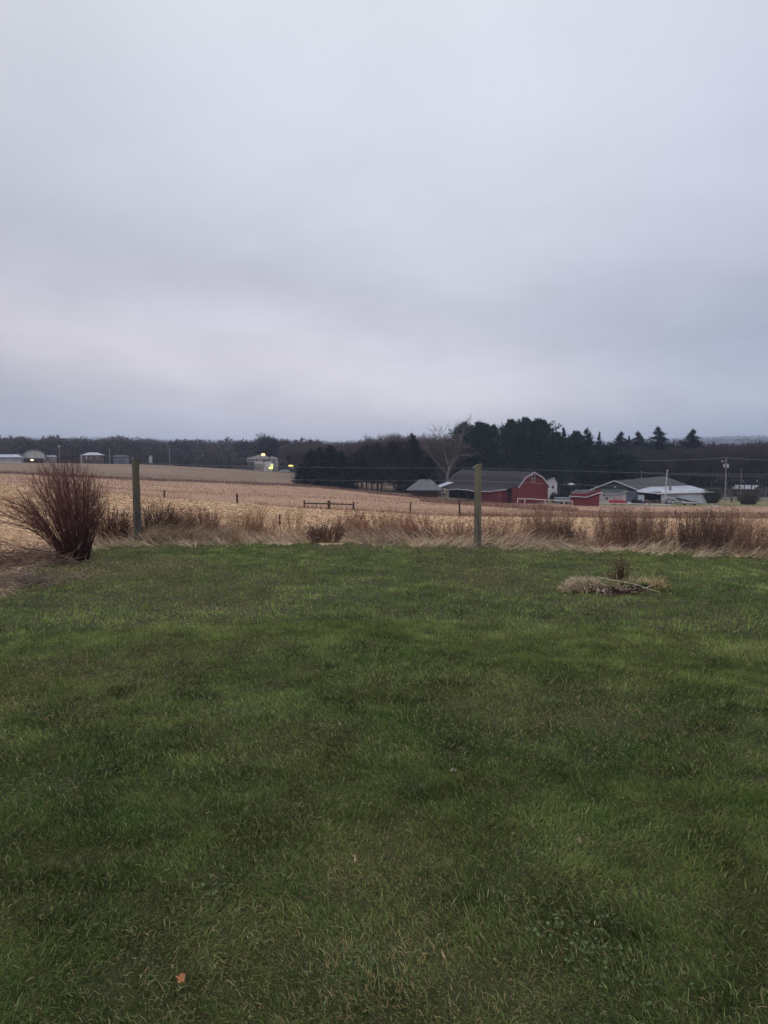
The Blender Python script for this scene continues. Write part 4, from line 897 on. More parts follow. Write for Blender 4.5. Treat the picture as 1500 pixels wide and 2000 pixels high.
# far woods and brush: one mass each
def wood_mass(name, spec, label, c=(.062, .05, .052), cat='woods'):
    """many small twiggy crowns: spec rows (x0, x1, r0, r1, n, H, W)"""
    V3, F3_, C3 = [], [], []; b = 0
    for x0, x1, r0, r1, n, h0, h1, W, k in spec:
        a = rng.uniform(azx(x0), azx(x1), n); r = rng.uniform(r0, r1, n); X, Y = r*np.sin(a), r*np.cos(a); Z = zt(X, Y); H = rng.uniform(h0, h1, n)*(0.75+.5*fbm(X, Y, 40, 3, 3))
        for i in range(n):
            m = k; ct = rng.uniform(.7, 1.3); u = rng.normal(0, 1, (m, 3)); u /= np.linalg.norm(u, axis=1, keepdims=True); q = rng.uniform(.2, 1, m)**.5
            P = np.stack([u[:, 0]*W/2*q, u[:, 1]*W/2*q, H[i]*(.60+.38*np.sign(u[:, 2])*np.abs(u[:, 2])**.8*q)], 1); P[: m//5, 2] = rng.uniform(0, H[i]*.5, m//5); P[:m//5, :2] *= .3
            d = np.stack([u[:, 0]*.6, u[:, 1]*.6, u[:, 2]*.5+.25], 1)+rng.normal(0, .8, (m, 3)); d /= np.linalg.norm(d, axis=1, keepdims=True); s = np.cross(d, rng.normal(0, 1, (m, 3))); s /= np.linalg.norm(s, axis=1, keepdims=True)
            l = rng.uniform(.05, .13, (m, 1))*H[i]; w = l*rng.uniform(.10, .35, (m, 1)); P += np.array([X[i], Y[i], Z[i]])
            V3.append(np.stack([P-s*w, P+s*w, P+d*l], 1).reshape(-1, 3)); F3_.append(np.arange(m)[:, None]*3+np.array([[0, 1, 2]])+b); b += 3*m
            C3.append(np.repeat(np.array([c])*ct*rng.uniform(.8, 1.2, (m, 1)), 3, axis=0))
    return tag(link(name, npmesh(name, np.concatenate(V3), np.concatenate(F3_), None, np.concatenate(C3)), STALK), label, cat, None, 'stuff')
wood_mass('left_woods', [(-120, 620, 430, 520, 330, 9, 14, 13, 330), (-120, 620, 560, 700, 260, 13, 19, 16, 260), (200, 620, 520, 560, 60, 14, 20, 15, 260)], 'bare purple grey woods behind the houses on the left')
wood_mass('mid_woods', [(560, 1240, 345, 420, 300, 13, 17, 12, 260), (1150, 1700, 400, 470, 220, 17, 22, 14, 300), (1150, 1425, 310, 330, 60, 6, 11, 10, 120)], 'dense dark wood filling in behind the separate bare trees')
wood_mass('far_hill_woods', [(-150, 640, 900, 1900, 1500, 12, 17, 34, 60), (600, 1700, 900, 1700, 900, 12, 16, 34, 60), (1250, 1700, 1500, 2600, 600, 14, 18, 40, 50)], 'hazy wooded hills along the horizon', (.065, .055, .055))
wood_mass('crest_brush', [(-60, 600, 346, 362, 420, 1.6, 2.8, 4, 60)], 'low dark brush line behind the crest of the far field', (.05, .036, .036), 'brush')
wood_mass('spruce_foot_brush', [(560, 790, 205, 222, 60, .6, 1.3, 2.5, 50), (790, 880, 190, 200, 50, .7, 1.5, 2, 60)], 'low brush along the foot of the spruces and the row of trunks', (.12, .07, .055), 'brush')
# hill skin under the far woods so no bare slope shows
def bush(name, x, y, r, wpx, hpx, c, label, n=700):
    p = gp(x, r); S_ = r/1506.; W, H = wpx*S_, hpx*S_; root = empty(name, p, 0, label, 'bush'); sg = []
    for i in range(n):
        u = random.uniform(-1, 1); v = random.uniform(-1, 1); q = np.array([u*W*.22, v*W*.22, 0]); e = np.array([u*W*.5, v*W*.4, H*(1-.35*u*u-.2*v*v)*random.uniform(.5, 1)]); m_ = (q+e)/2+np.array([0, 0, H*.08])+np.random.default_rng(i).normal(0, .1, 3)
        sg += [[*q, *m_, .03, .022], [*m_, *e, .022, .012]]
        for _ in range(2): sg.append([*m_, *(m_+(e-m_)*.7+np.array([random.gauss(0, .3), random.gauss(0, .3), random.gauss(0, .2)])), .018, .01])
    link('twig_crown', segs_mesh('twig_crown', sg, 3, np.tile(np.array([c]), (len(sg), 1))), STALK, root)
bush('shrub', 1392, 980, 236, 38, 34, (.055, .058, .042), 'dense dark shrub at the right end of the white barn wing')
bush('shrub', 1465, 992, 225, 38, 26, (.075, .07, .052), 'grey green bare shrub on the grass in front of the road')
bush('shrub', 1083, 950, 218, 16, 24, (.02, .03, .026), 'dark shrub hiding the corner of the white gabled house', 300)
# ---------------------------------------------------------------- building materials
RED = mat('barn_red', (.165, .032, .034), (.115, .024, .027), scale=.8, detail=8, wave=(3.0, 'X', .35), rough=.85)
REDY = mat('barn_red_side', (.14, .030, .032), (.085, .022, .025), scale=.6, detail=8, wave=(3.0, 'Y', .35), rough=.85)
ROOF = mat('dark_shingle', (.034, .027, .034), (.022, .018, .024), scale=.7, detail=10, rough=.9, bump=.02)
ROOFG = mat('grey_green_shingle', (.066, .066, .068), (.044, .048, .047), scale=.6, detail=10, rough=.9)
TRIM = mat('white_trim', (.44, .42, .43), (.27, .25, .26), scale=2, detail=6)
WHITE = mat('white_siding', (.52, .50, .53), (.40, .38, .40), scale=.7, detail=6, wave=(2.2, 'X', .35))
WHITEP = mat('pinkish_white_siding', (.46, .41, .43), (.34, .30, .32), scale=.7, detail=6, wave=(2.2, 'X', .3))
WHITEB = mat('blue_white_siding', (.46, .49, .55), (.36, .39, .45), scale=.5, detail=6, wave=(2.0, 'X', .35))
TIN = mat('tin_roof', (.36, .38, .44), (.26, .28, .33), scale=.4, detail=6, rough=.5, wave=(1.5, 'X', .25))
GREENW = mat('dark_green_siding', (.030, .050, .050), (.022, .036, .038), scale=.7, detail=5, wave=(2.5, 'Z', .3))
SLATE = mat('slate_door', (.085, .098, .13), (.06, .07, .095), scale=.7, wave=(2.0, 'X', .3))
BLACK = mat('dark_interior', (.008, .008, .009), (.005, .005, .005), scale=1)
GLASS = mat('dark_glass', (.02, .022, .03), (.015, .016, .02), scale=1, rough=.15, spec=.5)
BRICK = mat('brown_brick', (.11, .07, .065), (.08, .05, .05), scale=1.5, detail=8)
GREYM = mat('grey_paint', (.22, .22, .24), (.15, .15, .17), scale=1.5)
def frame(name, x, r, label, cat, group=None, yaw=0.0, ybase=None):
    """root Empty on the ground; returns (root, X(px)->local x, Z(py)->local z, metres per photo pixel)"""
    p = gp(x, r); root = empty(name, p, -azx(x)+yaw, label, cat, group); S_ = r/1506.
    zb = at(x, 900, r).z-p.z
    return root, (lambda px: (px-x)*S_), (lambda py: zb+(900-py)*S_), S_
def win(root, x0, x1, z0, z1, y, t=.12, m=None, name='window', pane=True):
    f = MB(); f.box(x0, x1, y-.10, y-.02, z0, z0+t); f.box(x0, x1, y-.10, y-.02, z1-t, z1); f.box(x0, x0+t, y-.10, y-.02, z0+t, z1-t); f.box(x1-t, x1, y-.10, y-.02, z0+t, z1-t)
    o = f.build(name, m or TRIM, root)
    if pane: g = MB(); g.box(x0+t, x1-t, y-.06, y-.03, z0+t, z1-t); g.build('pane', GLASS, o)
    return o

# ---------------------------------------------------------------- red gambrel barn
BR_, BX, th = 200.0, 1042, R(40)
root, X, Z, S_ = frame('red_barn', BX, BR_, 'long red barn with dark gambrel roof and white trimmed gable', 'barn', yaw=th)
hw = 30*S_/math.cos(th)*1.0; hb = 17*S_/math.cos(th); Lb = 31.0
zp, zk, ze, zg = Z(921), Z(931.5), Z(950), Z(981)
prof = [(-hw, ze), (-hb, zk), (0, zp), (hb, zk), (hw, ze)]
sag = lambda t: 0.0
mb = MB(); pts = [(-hw+.25, 0, zg), (-hw+.25, 0, ze), (-hb+.1, 0, zk-.12), (0, 0, zp-.12), (hb-.1, 0, zk-.12), (hw-.25, 0, ze), (hw-.25, 0, zg)]
mb.slab(pts, .2, (0, -1, 0)); mb.build('gable_wall', RED, root)
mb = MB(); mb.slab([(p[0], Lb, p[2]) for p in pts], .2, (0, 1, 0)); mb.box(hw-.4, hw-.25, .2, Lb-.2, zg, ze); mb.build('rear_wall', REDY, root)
# roof: gambrel plus the flared lean-to on the left side
fl = [(-hw-.25, ze-.35), (-hw-2.0, ze-1.30)]
mb = MB(); o_ = .45
rp = [(hw+.3, ze-.2), (hb, zk), (0, zp), (-hb, zk), (-hw, ze)]
for a, b in zip(rp[:-1], rp[1:]):
    n = Vector((-(b[1]-a[1]), 0, b[0]-a[0])); n = n if n.z > 0 else -n; n.normalize()
    mb.slab([(a[0], -o_, a[1]), (b[0], -o_, b[1]), (b[0], Lb+o_, b[1]), (a[0], Lb+o_, a[1])], .14, n)
mb.build('roof', ROOF, root)
mb = MB(); a, b = (-hw, ze-.03), (-hw-3.3, ze-1.35)
n = Vector((-(b[1]-a[1]), 0, b[0]-a[0])); n = n if n.z > 0 else -n; n.normalize()
nseg = 12; ys = [2.0+(Lb-2.0)*i/nseg for i in range(nseg+1)]; wob = [.16*math.sin(i*1.1)+.10*math.sin(i*2.3+1) for i in range(nseg+1)]
for i in range(nseg):
    o0 = max(0, 1-ys[i]/7)*2.3; o1 = max(0, 1-ys[i+1]/7)*2.3
    mb.slab([(a[0], ys[i], a[1]), (b[0]+o0, ys[i], b[1]+wob[i]+o0*.42), (b[0]+o1, ys[i+1], b[1]+wob[i+1]+o1*.42), (a[0], ys[i+1], a[1])], .12, n)
mb.build('lean_to_roof', ROOF, root)
mb = MB()
for i in range(nseg):
    o0 = max(0, 1-ys[i]/7)*2.3; o1 = max(0, 1-ys[i+1]/7)*2.3
    mb.tube((b[0]+o0-.03, ys[i], b[1]+wob[i]+o0*.42-.06), (b[0]+o1-.03, ys[i+1], b[1]+wob[i+1]+o1*.42-.06), .11, .11, 4)
mb.build('eave_trim', TRIM, root)
# side wall (red near the gable, dark bays beyond)
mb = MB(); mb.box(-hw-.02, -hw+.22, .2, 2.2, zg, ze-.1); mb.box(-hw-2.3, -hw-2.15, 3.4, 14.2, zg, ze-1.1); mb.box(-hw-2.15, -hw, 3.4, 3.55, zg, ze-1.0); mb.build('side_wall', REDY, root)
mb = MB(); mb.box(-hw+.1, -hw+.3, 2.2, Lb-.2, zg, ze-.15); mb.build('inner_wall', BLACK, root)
for i, yy in enumerate((14.3, 18.2, 22.4, Lb-.3)):
    mb = MB(); mb.box(-hw-2.4, -hw-2.2, yy, yy+.2, zg, ze-1.1); mb.build('post', DARKW if i < 3 else TRIM, root)
# trims on gable rakes, front and rear
def rake(y0):
    m_ = MB()
    for a, b in zip(rp[:-1], rp[1:]):
        q = Vector((b[0]-a[0], 0, b[1]-a[1])).normalized(); n = Vector((-q.z, 0, q.x)); n = n if n.z > 0 else -n
        A, B = Vector((a[0], y0, a[1])), Vector((b[0], y0, b[1])); m_.add([A+n*.03, B+n*.03, B-n*.32, A-n*.32, A+n*.03+Vector((0, .06, 0)), B+n*.03+Vector((0, .06, 0)), B-n*.32+Vector((0, .06, 0)), A-n*.32+Vector((0, .06, 0))], [(0, 1, 2, 3), (4, 7, 6, 5), (0, 4, 5, 1), (3, 2, 6, 7), (0, 3, 7, 4), (1, 5, 6, 2)])
    return m_
rake(-o_-.07).build('rake_trim', TRIM, root); rake(Lb+o_+.01).build('rake_trim', TRIM, root)
w_ = .48; zw0, zw1 = Z(941), Z(926.5)
f = win(root, -w_-.05, w_+.05, zw0, zw1, -.0, .13); mb = MB(); mb.box(-w_, w_, -.11, -.07, (zw0+zw1)/2-.1, (zw0+zw1)/2+.05); mb.build('meeting_rail', TRIM, f)
# rear cross shed with pale roof at the far left end
mb = MB(); mb.slab([(-hw+.2, Lb+.8, ze+.35), (-hw-4.6, Lb+.8, ze-1.1), (-hw-4.6, Lb-2.5, ze-1.1), (-hw+.2, Lb-2.5, ze+.35)], .12); mb.build('pale_shed_roof', TIN, root)
# ridge ventilator/weathervane
mb = MB(); mb.tube((0, Lb-5, zp), (0, Lb-5, zp+1.0), .05, .04, 6); mb.ball((.35, Lb-5, zp+.85), .20, 1.3, .6, .7, 8, 5); mb.tube((-.35, Lb-5, zp+.6), (.45, Lb-5, zp+.9), .04, .04, 5); mb.build('weathervane', TRIM, root)

# ---------------------------------------------------------------- open shed with hip roof, left of the barn
root, X, Z, S_ = frame('open_shed', 827, 205, 'low open shed with grey hip roof left of the red barn', 'shed')
x0, x1 = X(794), X(864); zE, zR = Z(957), Z(937); zG = Z(974); D_ = 7.0
mb = MB(); A = [(x0, 0, zE), (x1, 0, zE), (x1, D_, zE), (x0, D_, zE)]; r0, r1 = (X(820), D_/2, zR), (X(842), D_/2, zR)
mb.add(A+[r0, r1]+[(v[0], v[1], v[2]-.18) for v in A], [(0, 1, 5, 4), (1, 2, 5), (2, 3, 4, 5), (3, 0, 4), (0, 6, 7, 1), (1, 7, 8, 2), (2, 8, 9, 3), (3, 9, 6, 0), (6, 9, 8, 7)]); mb.build('roof', mat('faded_grey_roof', (.13, .13, .145), (.085, .085, .095), scale=.6, detail=8), root)
for px_ in (802, 812, 822, 830, 838, 850, 860):
    mb = MB(); mb.box(X(px_)-.11, X(px_)+.11, .5, .72, zG, zE-.15); mb.build('post', DARKW, root)
mb = MB(); mb.box(x0+1, x1-1, D_-.8, D_-.6, zG, zE-.2); mb.build('back_wall', mat('shed_boards', (.15, .095, .085), (.09, .06, .055), scale=1, wave=(2, 'X', .5)), root)
mb = MB(); mb.box(X(833), X(837), D_/2-.4, D_/2+.4, zR-.3, Z(934)); mb.build('chimney', DARKW, root)

# white gabled house behind the barn
root, X, Z, S_ = frame('white_house', 1080, 226, 'small white gabled house peeking out right of the red barn', 'house')
mb = MB(); mb.slab([(X(1066), 0, Z(972)), (X(1089), 0, Z(972)), (X(1089), 0, Z(943)), (X(1083), 0, Z(933)), (X(1066), 0, Z(941))], 6, (0, -1, 0)); mb.build('wall', WHITE, root)
mb = MB(); mb.slab([(X(1089.5), -.3, Z(943.5)), (X(1083), -.3, Z(932.4)), (X(1083), 6.3, Z(932.4)), (X(1089.5), 6.3, Z(943.5))], .14, (.5, 0, .8)); mb.slab([(X(1083), -.3, Z(932.4)), (X(1065), -.3, Z(940.5)), (X(1065), 6.3, Z(940.5)), (X(1083), 6.3, Z(932.4))], .14, (-.4, 0, .9)); mb.build('roof', GREYM, root)
win(root, X(1079), X(1083), Z(953), Z(947.5), 0, .08, GREYM)

# dark roofed farm house with pale windows, umbrella
root, X, Z, S_ = frame('farm_house', 1118, 262, 'dark roofed farm house with pale windows among the pines', 'house')
mb = MB(); mb.box(X(1096), X(1142), 0, 8, Z(968), Z(936)); mb.build('wall', mat('dull_brown_siding', (.075, .06, .062), (.05, .045, .048), scale=1), root)
mb = MB(); mb.slab([(X(1093), -.5, Z(937)), (X(1145), -.5, Z(937)), (X(1139), 4, Z(921)), (X(1099), 4, Z(921))], .2, (0, -.5, .9)); mb.slab([(X(1145), 8.5, Z(937)), (X(1093), 8.5, Z(937)), (X(1099), 4, Z(921)), (X(1139), 4, Z(921))], .2, (0, .5, .9)); mb.build('roof', ROOF, root)
for a, b in ((1102, 1108), (1109.5, 1117.5), (1121, 1126), (1129, 1136)):
    win(root, X(a), X(b), Z(943), Z(936.5), 0, .35 if b < 1118 else .28)
p = gp(1117, 238); S_ = 238/1506.; root = empty('patio_umbrella', p, -azx(1117), 'white patio umbrella in front of the dark roofed farm house', 'umbrella')
zt_ = at(1117, 943, 238).z-p.z; mb = MB(); mb.tube((0, 0, 0), (0, 0, zt_), .05, .04, 6); mb.build('pole', GREYM, root)
mb = MB(); mb.tube((0, 0, zt_-.55), (0, 0, zt_), 1.2, .05, 10); mb.build('canopy', WHITE, root)
# white long roof line behind the small shed
root, X, Z, S_ = frame('low_shed', 1150, 240, 'low shed with thin pale roof behind the small red shed', 'shed')
mb = MB(); mb.box(X(1128), X(1166), .3, 5, Z(978), Z(956.5)); mb.build('wall', mat('olive_siding', (.11, .105, .085), (.08, .08, .06), scale=1), root)
mb = MB(); mb.slab([(X(1126), 0, Z(957)), (X(1168), 0, Z(954.5)), (X(1168), 5.5, Z(952.5)), (X(1126), 5.5, Z(955.5))], .22); mb.build('roof', TIN, root)
mb = MB(); mb.box(X(1162), X(1165.5), 1, 1.6, Z(956), Z(949)); mb.build('vent', TRIM, root)

# ---------------------------------------------------------------- cars and trailer by the barn
def car(name, x, r, c, label, cat, yaw, Lc=4.4, kind='car'):
    p = gp(x, r); root = empty(name, p, -azx(x)+yaw, label, cat); m = mat('paint_'+str(x), c, tuple(v*.8 for v in c), scale=1, rough=.35, spec=.5)
    h = Lc/2; W = .86
    if kind == 'pickup': P = [(-h, .38), (-h, 1.18), (.15, 1.20), (h-.15, 1.16), (h, .98), (h, .38)]; Cb = [(-.95, 1.18), (-.88, 1.86), (.75, 1.88), (1.25, 1.18)]
    else: P = [(-h, .4), (-h, .85), (-h+.5, .98), (h-.4, .92), (h, .75), (h, .4)]; Cb = [(-h+.7, .95), (-h+1.2, 1.42), (.45, 1.44), (1.15, .94)]
    mb = MB(); mb.slab([(a, -W, z) for a, z in P], 2*W, (0, -1, 0)); b = mb.build('body', m, root, .05)
    mb = MB(); mb.slab([(a, -W*.88, z) for a, z in Cb], 2*W*.88, (0, -1, 0)); cb = mb.build('cab', m, root, .04)
    mb = MB(); q = [Cb[0][0]+.15, Cb[1][0]+.12, Cb[2][0]-.08, Cb[3][0]-.22]
    mb.add([(q[0], -W*.88-.012, Cb[0][1]+.05), (q[1], -W*.88-.012, Cb[1][1]-.08), (q[2], -W*.88-.012, Cb[2][1]-.08), (q[3], -W*.88-.012, Cb[3][1]+.05)], [(0, 1, 2, 3)]); mb.build('side_window', GLASS if kind != 'pickup' else mat('pale_glass', (.30, .30, .33), (.24, .24, .26), scale=1, rough=.2), cb)
    for sx in (-1, 1):
        for sy in (-1, 1):
            mb = MB(); mb.tube((sx*h*.62, sy*W-.02*sy, .34), (sx*h*.62, sy*(W-.22), .34), .34, .34, 14); w = mb.build('wheel', BLACK, root)
            mb = MB(); mb.tube((sx*h*.62, sy*(W+.005), .34), (sx*h*.62, sy*(W-.05), .34), .18, .18, 10); mb.build('hub_cap', GREYM, w)
    for sx in (-1, 1): mb = MB(); mb.box(sx*h-.06, sx*h+.06, -W*.95, W*.95, .42, .56); mb.build('bumper', GREYM, root)
    return root
car('parked_car', 1101, 214, (.02, .09, .09), 'dark green parked car behind the grey trailer by the red barn', 'car', .1)
root = car('pickup_truck', 1208, 226, (.36, .02, .03), 'bright red pickup truck parked in front of the white barn', 'pickup truck', .12, 4.5, 'pickup')
p = gp(1102, 205); S_ = 205/1506.; root = empty('stock_trailer', p, -azx(1102), 'long grey box trailer between the red barn and the small red shed', 'trailer')
mb = MB(); mb.box(-2.3, 2.3, -1, 1, .55, 1.75); mb.build('box', mat('trailer_grey', (.20, .23, .26), (.15, .17, .19), scale=1), root, .05)
for a in (-.5, .5): mb = MB(); mb.tube((a, -.95, .35), (a, -.7, .35), .34, .34, 12); mb.build('wheel', BLACK, root)

# ---------------------------------------------------------------- white rail fences
FENCEW = mat('fence_white', (.58, .55, .54), (.38, .35, .34), scale=3)
def rail_fence(x0, y0, x1, y1, r0, r1, posts, rails, hpx, label, m=FENCEW, t=.085, name='rail_fence'):
    a, b = at(x0, y0, r0), at(x1, y1, r1); mid_ = a.lerp(b, .5); root = empty(name, (mid_.x, mid_.y, gz(mid_.x, mid_.y)), 0, label, 'fence'); o_ = Vector(root.location); S_ = (r0+r1)/2/1506.
    for k in range(rails):
        dz = Vector((0, 0, -k*hpx*S_*.62)); q = MB(); n = 8; pt = [a.lerp(b, i/n)+dz+Vector((0, 0, random.uniform(-.05, .05))) for i in range(n+1)]
        for i in range(n): q.tube(pt[i]-o_, pt[i+1]-o_, t, t, 4)
        q.build('rail', m, root)
    for f in posts:
        c = a.lerp(b, f); g = gz(c.x, c.y); q = MB(); q.box(c.x-o_.x-.08, c.x-o_.x+.08, c.y-o_.y-.10, c.y-o_.y+.10, min(g, c.z-.6)-o_.z-.3, c.z-o_.z+.06); q.build('post', m, root)
rail_fence(1011, 973.5, 1118, 978.5, 186, 190, [0, .13, .5, .85, 1], 1, 8, 'single white rail fence along the foot of the red barn gable')
rail_fence(1171, 982.5, 1310, 985.5, 196, 196, [0, .13, .40, .7, 1], 2, 8, 'long two rail white fence in front of the pickup truck and white barn')
rail_fence(1384, 988, 1405, 989, 178, 178, [0, 1], 1, 8, 'short white rail between two posts right of the white barn')
rail_fence(1438, 998, 1500, 999, 172, 172, [0, .5, 1], 1, 6, 'low weathered fence rail at the right edge beyond the grey shrub', mat('weathered_rail', (.22, .18, .16), (.14, .11, .1), scale=3))

# ---------------------------------------------------------------- small red shed
root, X, Z, S_ = frame('small_red_shed', 1150, 196, 'small red shed with sagging dark roof and white fascia', 'shed')
zg = Z(1001); mb = MB(); mb.box(X(1118), X(1169.5), 0, 5, zg, Z(962)); mb.build('wall', RED, root)
mb = MB(); mb.slab([(X(1169.5), -.02, zg), (X(1171), .0, zg), (X(1171), 0, Z(954)), (X(1169.5), -.02, Z(956))], 5, (0, -1, 0)); mb.slab([(X(1146), -.03, Z(962)), (X(1170), -.03, Z(962)), (X(1176), -.03, Z(960)), (X(1171.5), -.03, Z(952.5))], .15, (0, -1, 0)); mb.build('gable_end', RED, root)
mb = MB(); T_ = [(X(1115), -.5, Z(967)), (X(1147), -.6, Z(968.2)), (X(1175), -.35, Z(959)), (X(1176), 5.2, Z(955.5)), (X(1150), 6, Z(957)), (X(1124), 6, Z(958))]
mb.slab([(X(1115), -.5, Z(967)), (X(1147), -.6, Z(968.5)), (X(1149), 5.5, Z(958)), (X(1122), 5.5, Z(958.5))], .15); mb.slab([(X(1147), -.6, Z(968.5)), (X(1174), -.35, Z(958.8)), (X(1170), 5.5, Z(956)), (X(1149), 5.5, Z(958))], .15); mb.build('roof', ROOFG, root)
mb = MB(); mb.tube((X(1115), -.62, Z(967.4)), (X(1147), -.72, Z(968.9)), .09, .09, 4); mb.tube((X(1147), -.72, Z(968.9)), (X(1174), -.46, Z(959)), .12, .12, 4); mb.tube((X(1174), -.46, Z(959)), (X(1178.5), -.4, Z(969)), .11, .11, 4); mb.build('fascia', TRIM, root)
mb = MB(); mb.slab([(X(1174), -.3, Z(959)), (X(1178.5), -.3, Z(969.5)), (X(1178.5), 5, Z(967)), (X(1174), 5, Z(957.5))], .1, (1, 0, .5)); mb.build('roof_return', ROOFG, root)

# ---------------------------------------------------------------- large white and green outbuilding
root, X, Z, S_ = frame('white_barn', 1270, 235, 'long low white barn with dark green gable and open dark bay', 'barn')
zg = Z(992)
mb = MB(); mb.slab([(X(1166), 3, zg), (X(1249), 3, zg), (X(1249), 3, Z(956)), (X(1207), 3, Z(939.5)), (X(1166), 3, Z(956))], 14, (0, -1, 0)); mb.build('green_gable_wall', GREENW, root)
ydep = 26
mb = MB()
rx0, rx1, ry = X(1207), X(1299), ydep
mb.slab([(X(1207), 2.4, Z(938)), (X(1254), 2.4, Z(957)), (X(1345), ydep-2, Z(950)), (X(1299), ydep, Z(935.2)+.35)], .18, (.3, 0, .95))
mb.slab([(X(1159), 2.4, Z(958)), (X(1207), 2.4, Z(938)), (X(1299), ydep, Z(935.2)+.35), (X(1240), ydep, Z(948))], .18, (-.3, 0, .95)); mb.build('roof', ROOFG, root)
mb = MB(); mb.tube((X(1159), 2.25, Z(958.2)), (X(1207), 2.25, Z(938.2)), .17, .17, 4); mb.tube((X(1207), 2.25, Z(938.2)), (X(1254), 2.25, Z(957.2)), .17, .17, 4); mb.build('rake_trim', TRIM, root)
mb = MB(); mb.box(X(1206.5), X(1209.5), 2.85, 2.97, Z(952), Z(948)); mb.build('yard_light', TRIM, root)
# low front lean-to
mb = MB(); mb.box(X(1166), X(1229.5), 0, 3, zg, Z(961)); mb.build('front_wall', WHITEP, root)
mb = MB(); mb.slab([(X(1168), -.5, Z(961.5)), (X(1215), -.5, Z(962.5)), (X(1233), -.3, Z(956.5)), (X(1226), 3, Z(953.5)), (X(1180), 3, Z(953.5))], .14); mb.build('porch_roof', mat('green_grey_roof', (.07, .085, .085), (.05, .062, .062), scale=.6), root)
mb = MB(); mb.tube((X(1168), -.55, Z(962)), (X(1215), -.55, Z(963)), .10, .10, 4); mb.tube((X(1215), -.55, Z(963)), (X(1233), -.35, Z(957)), .10, .10, 4); mb.build('porch_trim', TRIM, root)
win(root, X(1192), X(1197), Z(974), Z(968), 0, .10); mb = MB(); mb.ball((X(1189), -.15, Z(965.5)), .25, 1.2, .6, .9, 8, 5); mb.build('wall_lamp', BLACK, root)
mb = MB(); mb.box(X(1229.5), X(1250.5), -.35, 3, zg, Z(957.5)); mb.build('sliding_door', SLATE, root)
mb = MB(); mb.box(X(1250.5), X(1261.5), -.25, -.05, zg, Z(963.2)); mb.build('door_panel', WHITEB, root)
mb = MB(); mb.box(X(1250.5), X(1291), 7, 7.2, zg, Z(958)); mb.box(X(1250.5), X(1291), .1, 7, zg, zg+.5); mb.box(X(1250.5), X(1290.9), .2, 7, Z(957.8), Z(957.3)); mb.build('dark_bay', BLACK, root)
mb = MB(); mb.box(X(1252), X(1291), -.1, .1, Z(960.4), Z(959.2)); mb.build('header_beam', mat('brown_beam', (.07, .05, .04), (.04, .03, .025), scale=2), root)
mb = MB(); mb.slab([(X(1291), -.3, zg), (X(1375), -.3, zg), (X(1375), -.3, Z(956.5)), (X(1291), -.3, Z(958.5))], 9, (0, -1, 0)); mb.build('wing_wall', WHITEB, root)
mb = MB(); mb.slab([(X(1249), -.8, Z(957)), (X(1288), -1.0, Z(960)), (X(1288), 9.5, Z(950)), (X(1246), 9.5, Z(950.5))], .16)
mb.slab([(X(1288), -1.0, Z(960)), (X(1381), -.8, Z(955.5)), (X(1343), 11, Z(947.5)), (X(1288), 9.5, Z(950))], .16); mb.build('tin_roof', TIN, root)
mb = MB(); mb.tube((X(1249), -.92, Z(957.6)), (X(1286), -1.1, Z(960.2)), .14, .14, 4); mb.tube((X(1284), -1.12, Z(961)), (X(1288), -1.12, Z(960)), .25, .2, 4); mb.tube((X(1288), -1.1, Z(960.4)), (X(1381), -.92, Z(956.1)), .16, .16, 4); mb.build('eave_trim', TRIM, root)
mb = MB(); mb.box(X(1304.5), X(1322), -.45, -.32, Z(964.8), Z(963.6)); mb.build('hanging_track', GREYM, root)
mb = MB(); mb.box(X(1305), X(1309), 4, 5, Z(954), Z(941)); mb.build('chimney', mat('chimney_block', (.17, .16, .17), (.12, .11, .12), scale=2), root)
# poles
def pole(name, x, ytop, r, w, label, m, cat='pole', head=None, lean=0):
    p = gp(x, r); h = at(x, ytop, r).z-p.z; root = empty(name, p, -azx(x), label, cat); mb = MB(); mb.tube((0, 0, -.3), (lean, 0, h), w, w*.7, 8); mb.build('shaft', m, root)
    if head: head(root, h)
    return root
WPOLE = mat('pale_pole', (.50, .48, .48), (.36, .34, .35), scale=2); GPOLE = mat('grey_pole', (.24, .22, .23), (.15, .14, .15), scale=2)
def lamp_head(root, h): mb = MB(); mb.tube((0, 0, h), (.5, 0, h+.05), .05, .05, 6); mb.ball((.55, 0, h), .22, 1.2, 1, .7, 8, 5); mb.build('lamp_head', TRIM, root)
pole('lamp_pole', 1301, 919, 229, .17, 'white lamp pole standing in front of the white barn wing', WPOLE, 'lamp pole', lamp_head, .4)
pole('thin_pole', 1254, 920, 275, .12, 'thin pale pole rising behind the green barn roof', WPOLE)
def util(root, h):
    mb = MB(); mb.tube((-.55, -.1, h-3.1), (-.55, -.1, h-2.2), .24, .24, 10); mb.build('transformer', WPOLE, root)
    mb = MB(); mb.tube((.5, -.1, h-3.2), (.5, -.1, h-2.2), .28, .28, 10); mb.build('transformer', WPOLE, root)
    mb = MB(); mb.tube((0, 0, h-1.1), (-1.0, -.1, h-1.2), .05, .05, 6); mb.ball((-1.2, -.1, h-1.25), .22, 1.3, 1, .6, 8, 5); mb.build('lamp_arm', WPOLE, root)
    mb = MB(); mb.box(-.6, .6, -.1, .1, h-2.1, h-1.95); mb.build('crossarm', GPOLE, root)
up = pole('utility_pole', 1419, 893, 262, .20, 'tall grey utility pole with two pale transformers', GPOLE, 'utility pole', util)
pole('thin_pole', 1449, 914, 262, .11, 'thin grey pole between the utility pole and the right edge', GPOLE)
p2 = pole('utility_pole', 1145, 896, 262, .16, 'dim pole with one arm in front of the pines behind the small red shed', GPOLE, 'utility pole', lambda rt, h: MB().tube((0, 0, h-.2), (-6.5, 0, h-.5), .04, .03, 5).build('long_arm', GPOLE, rt))
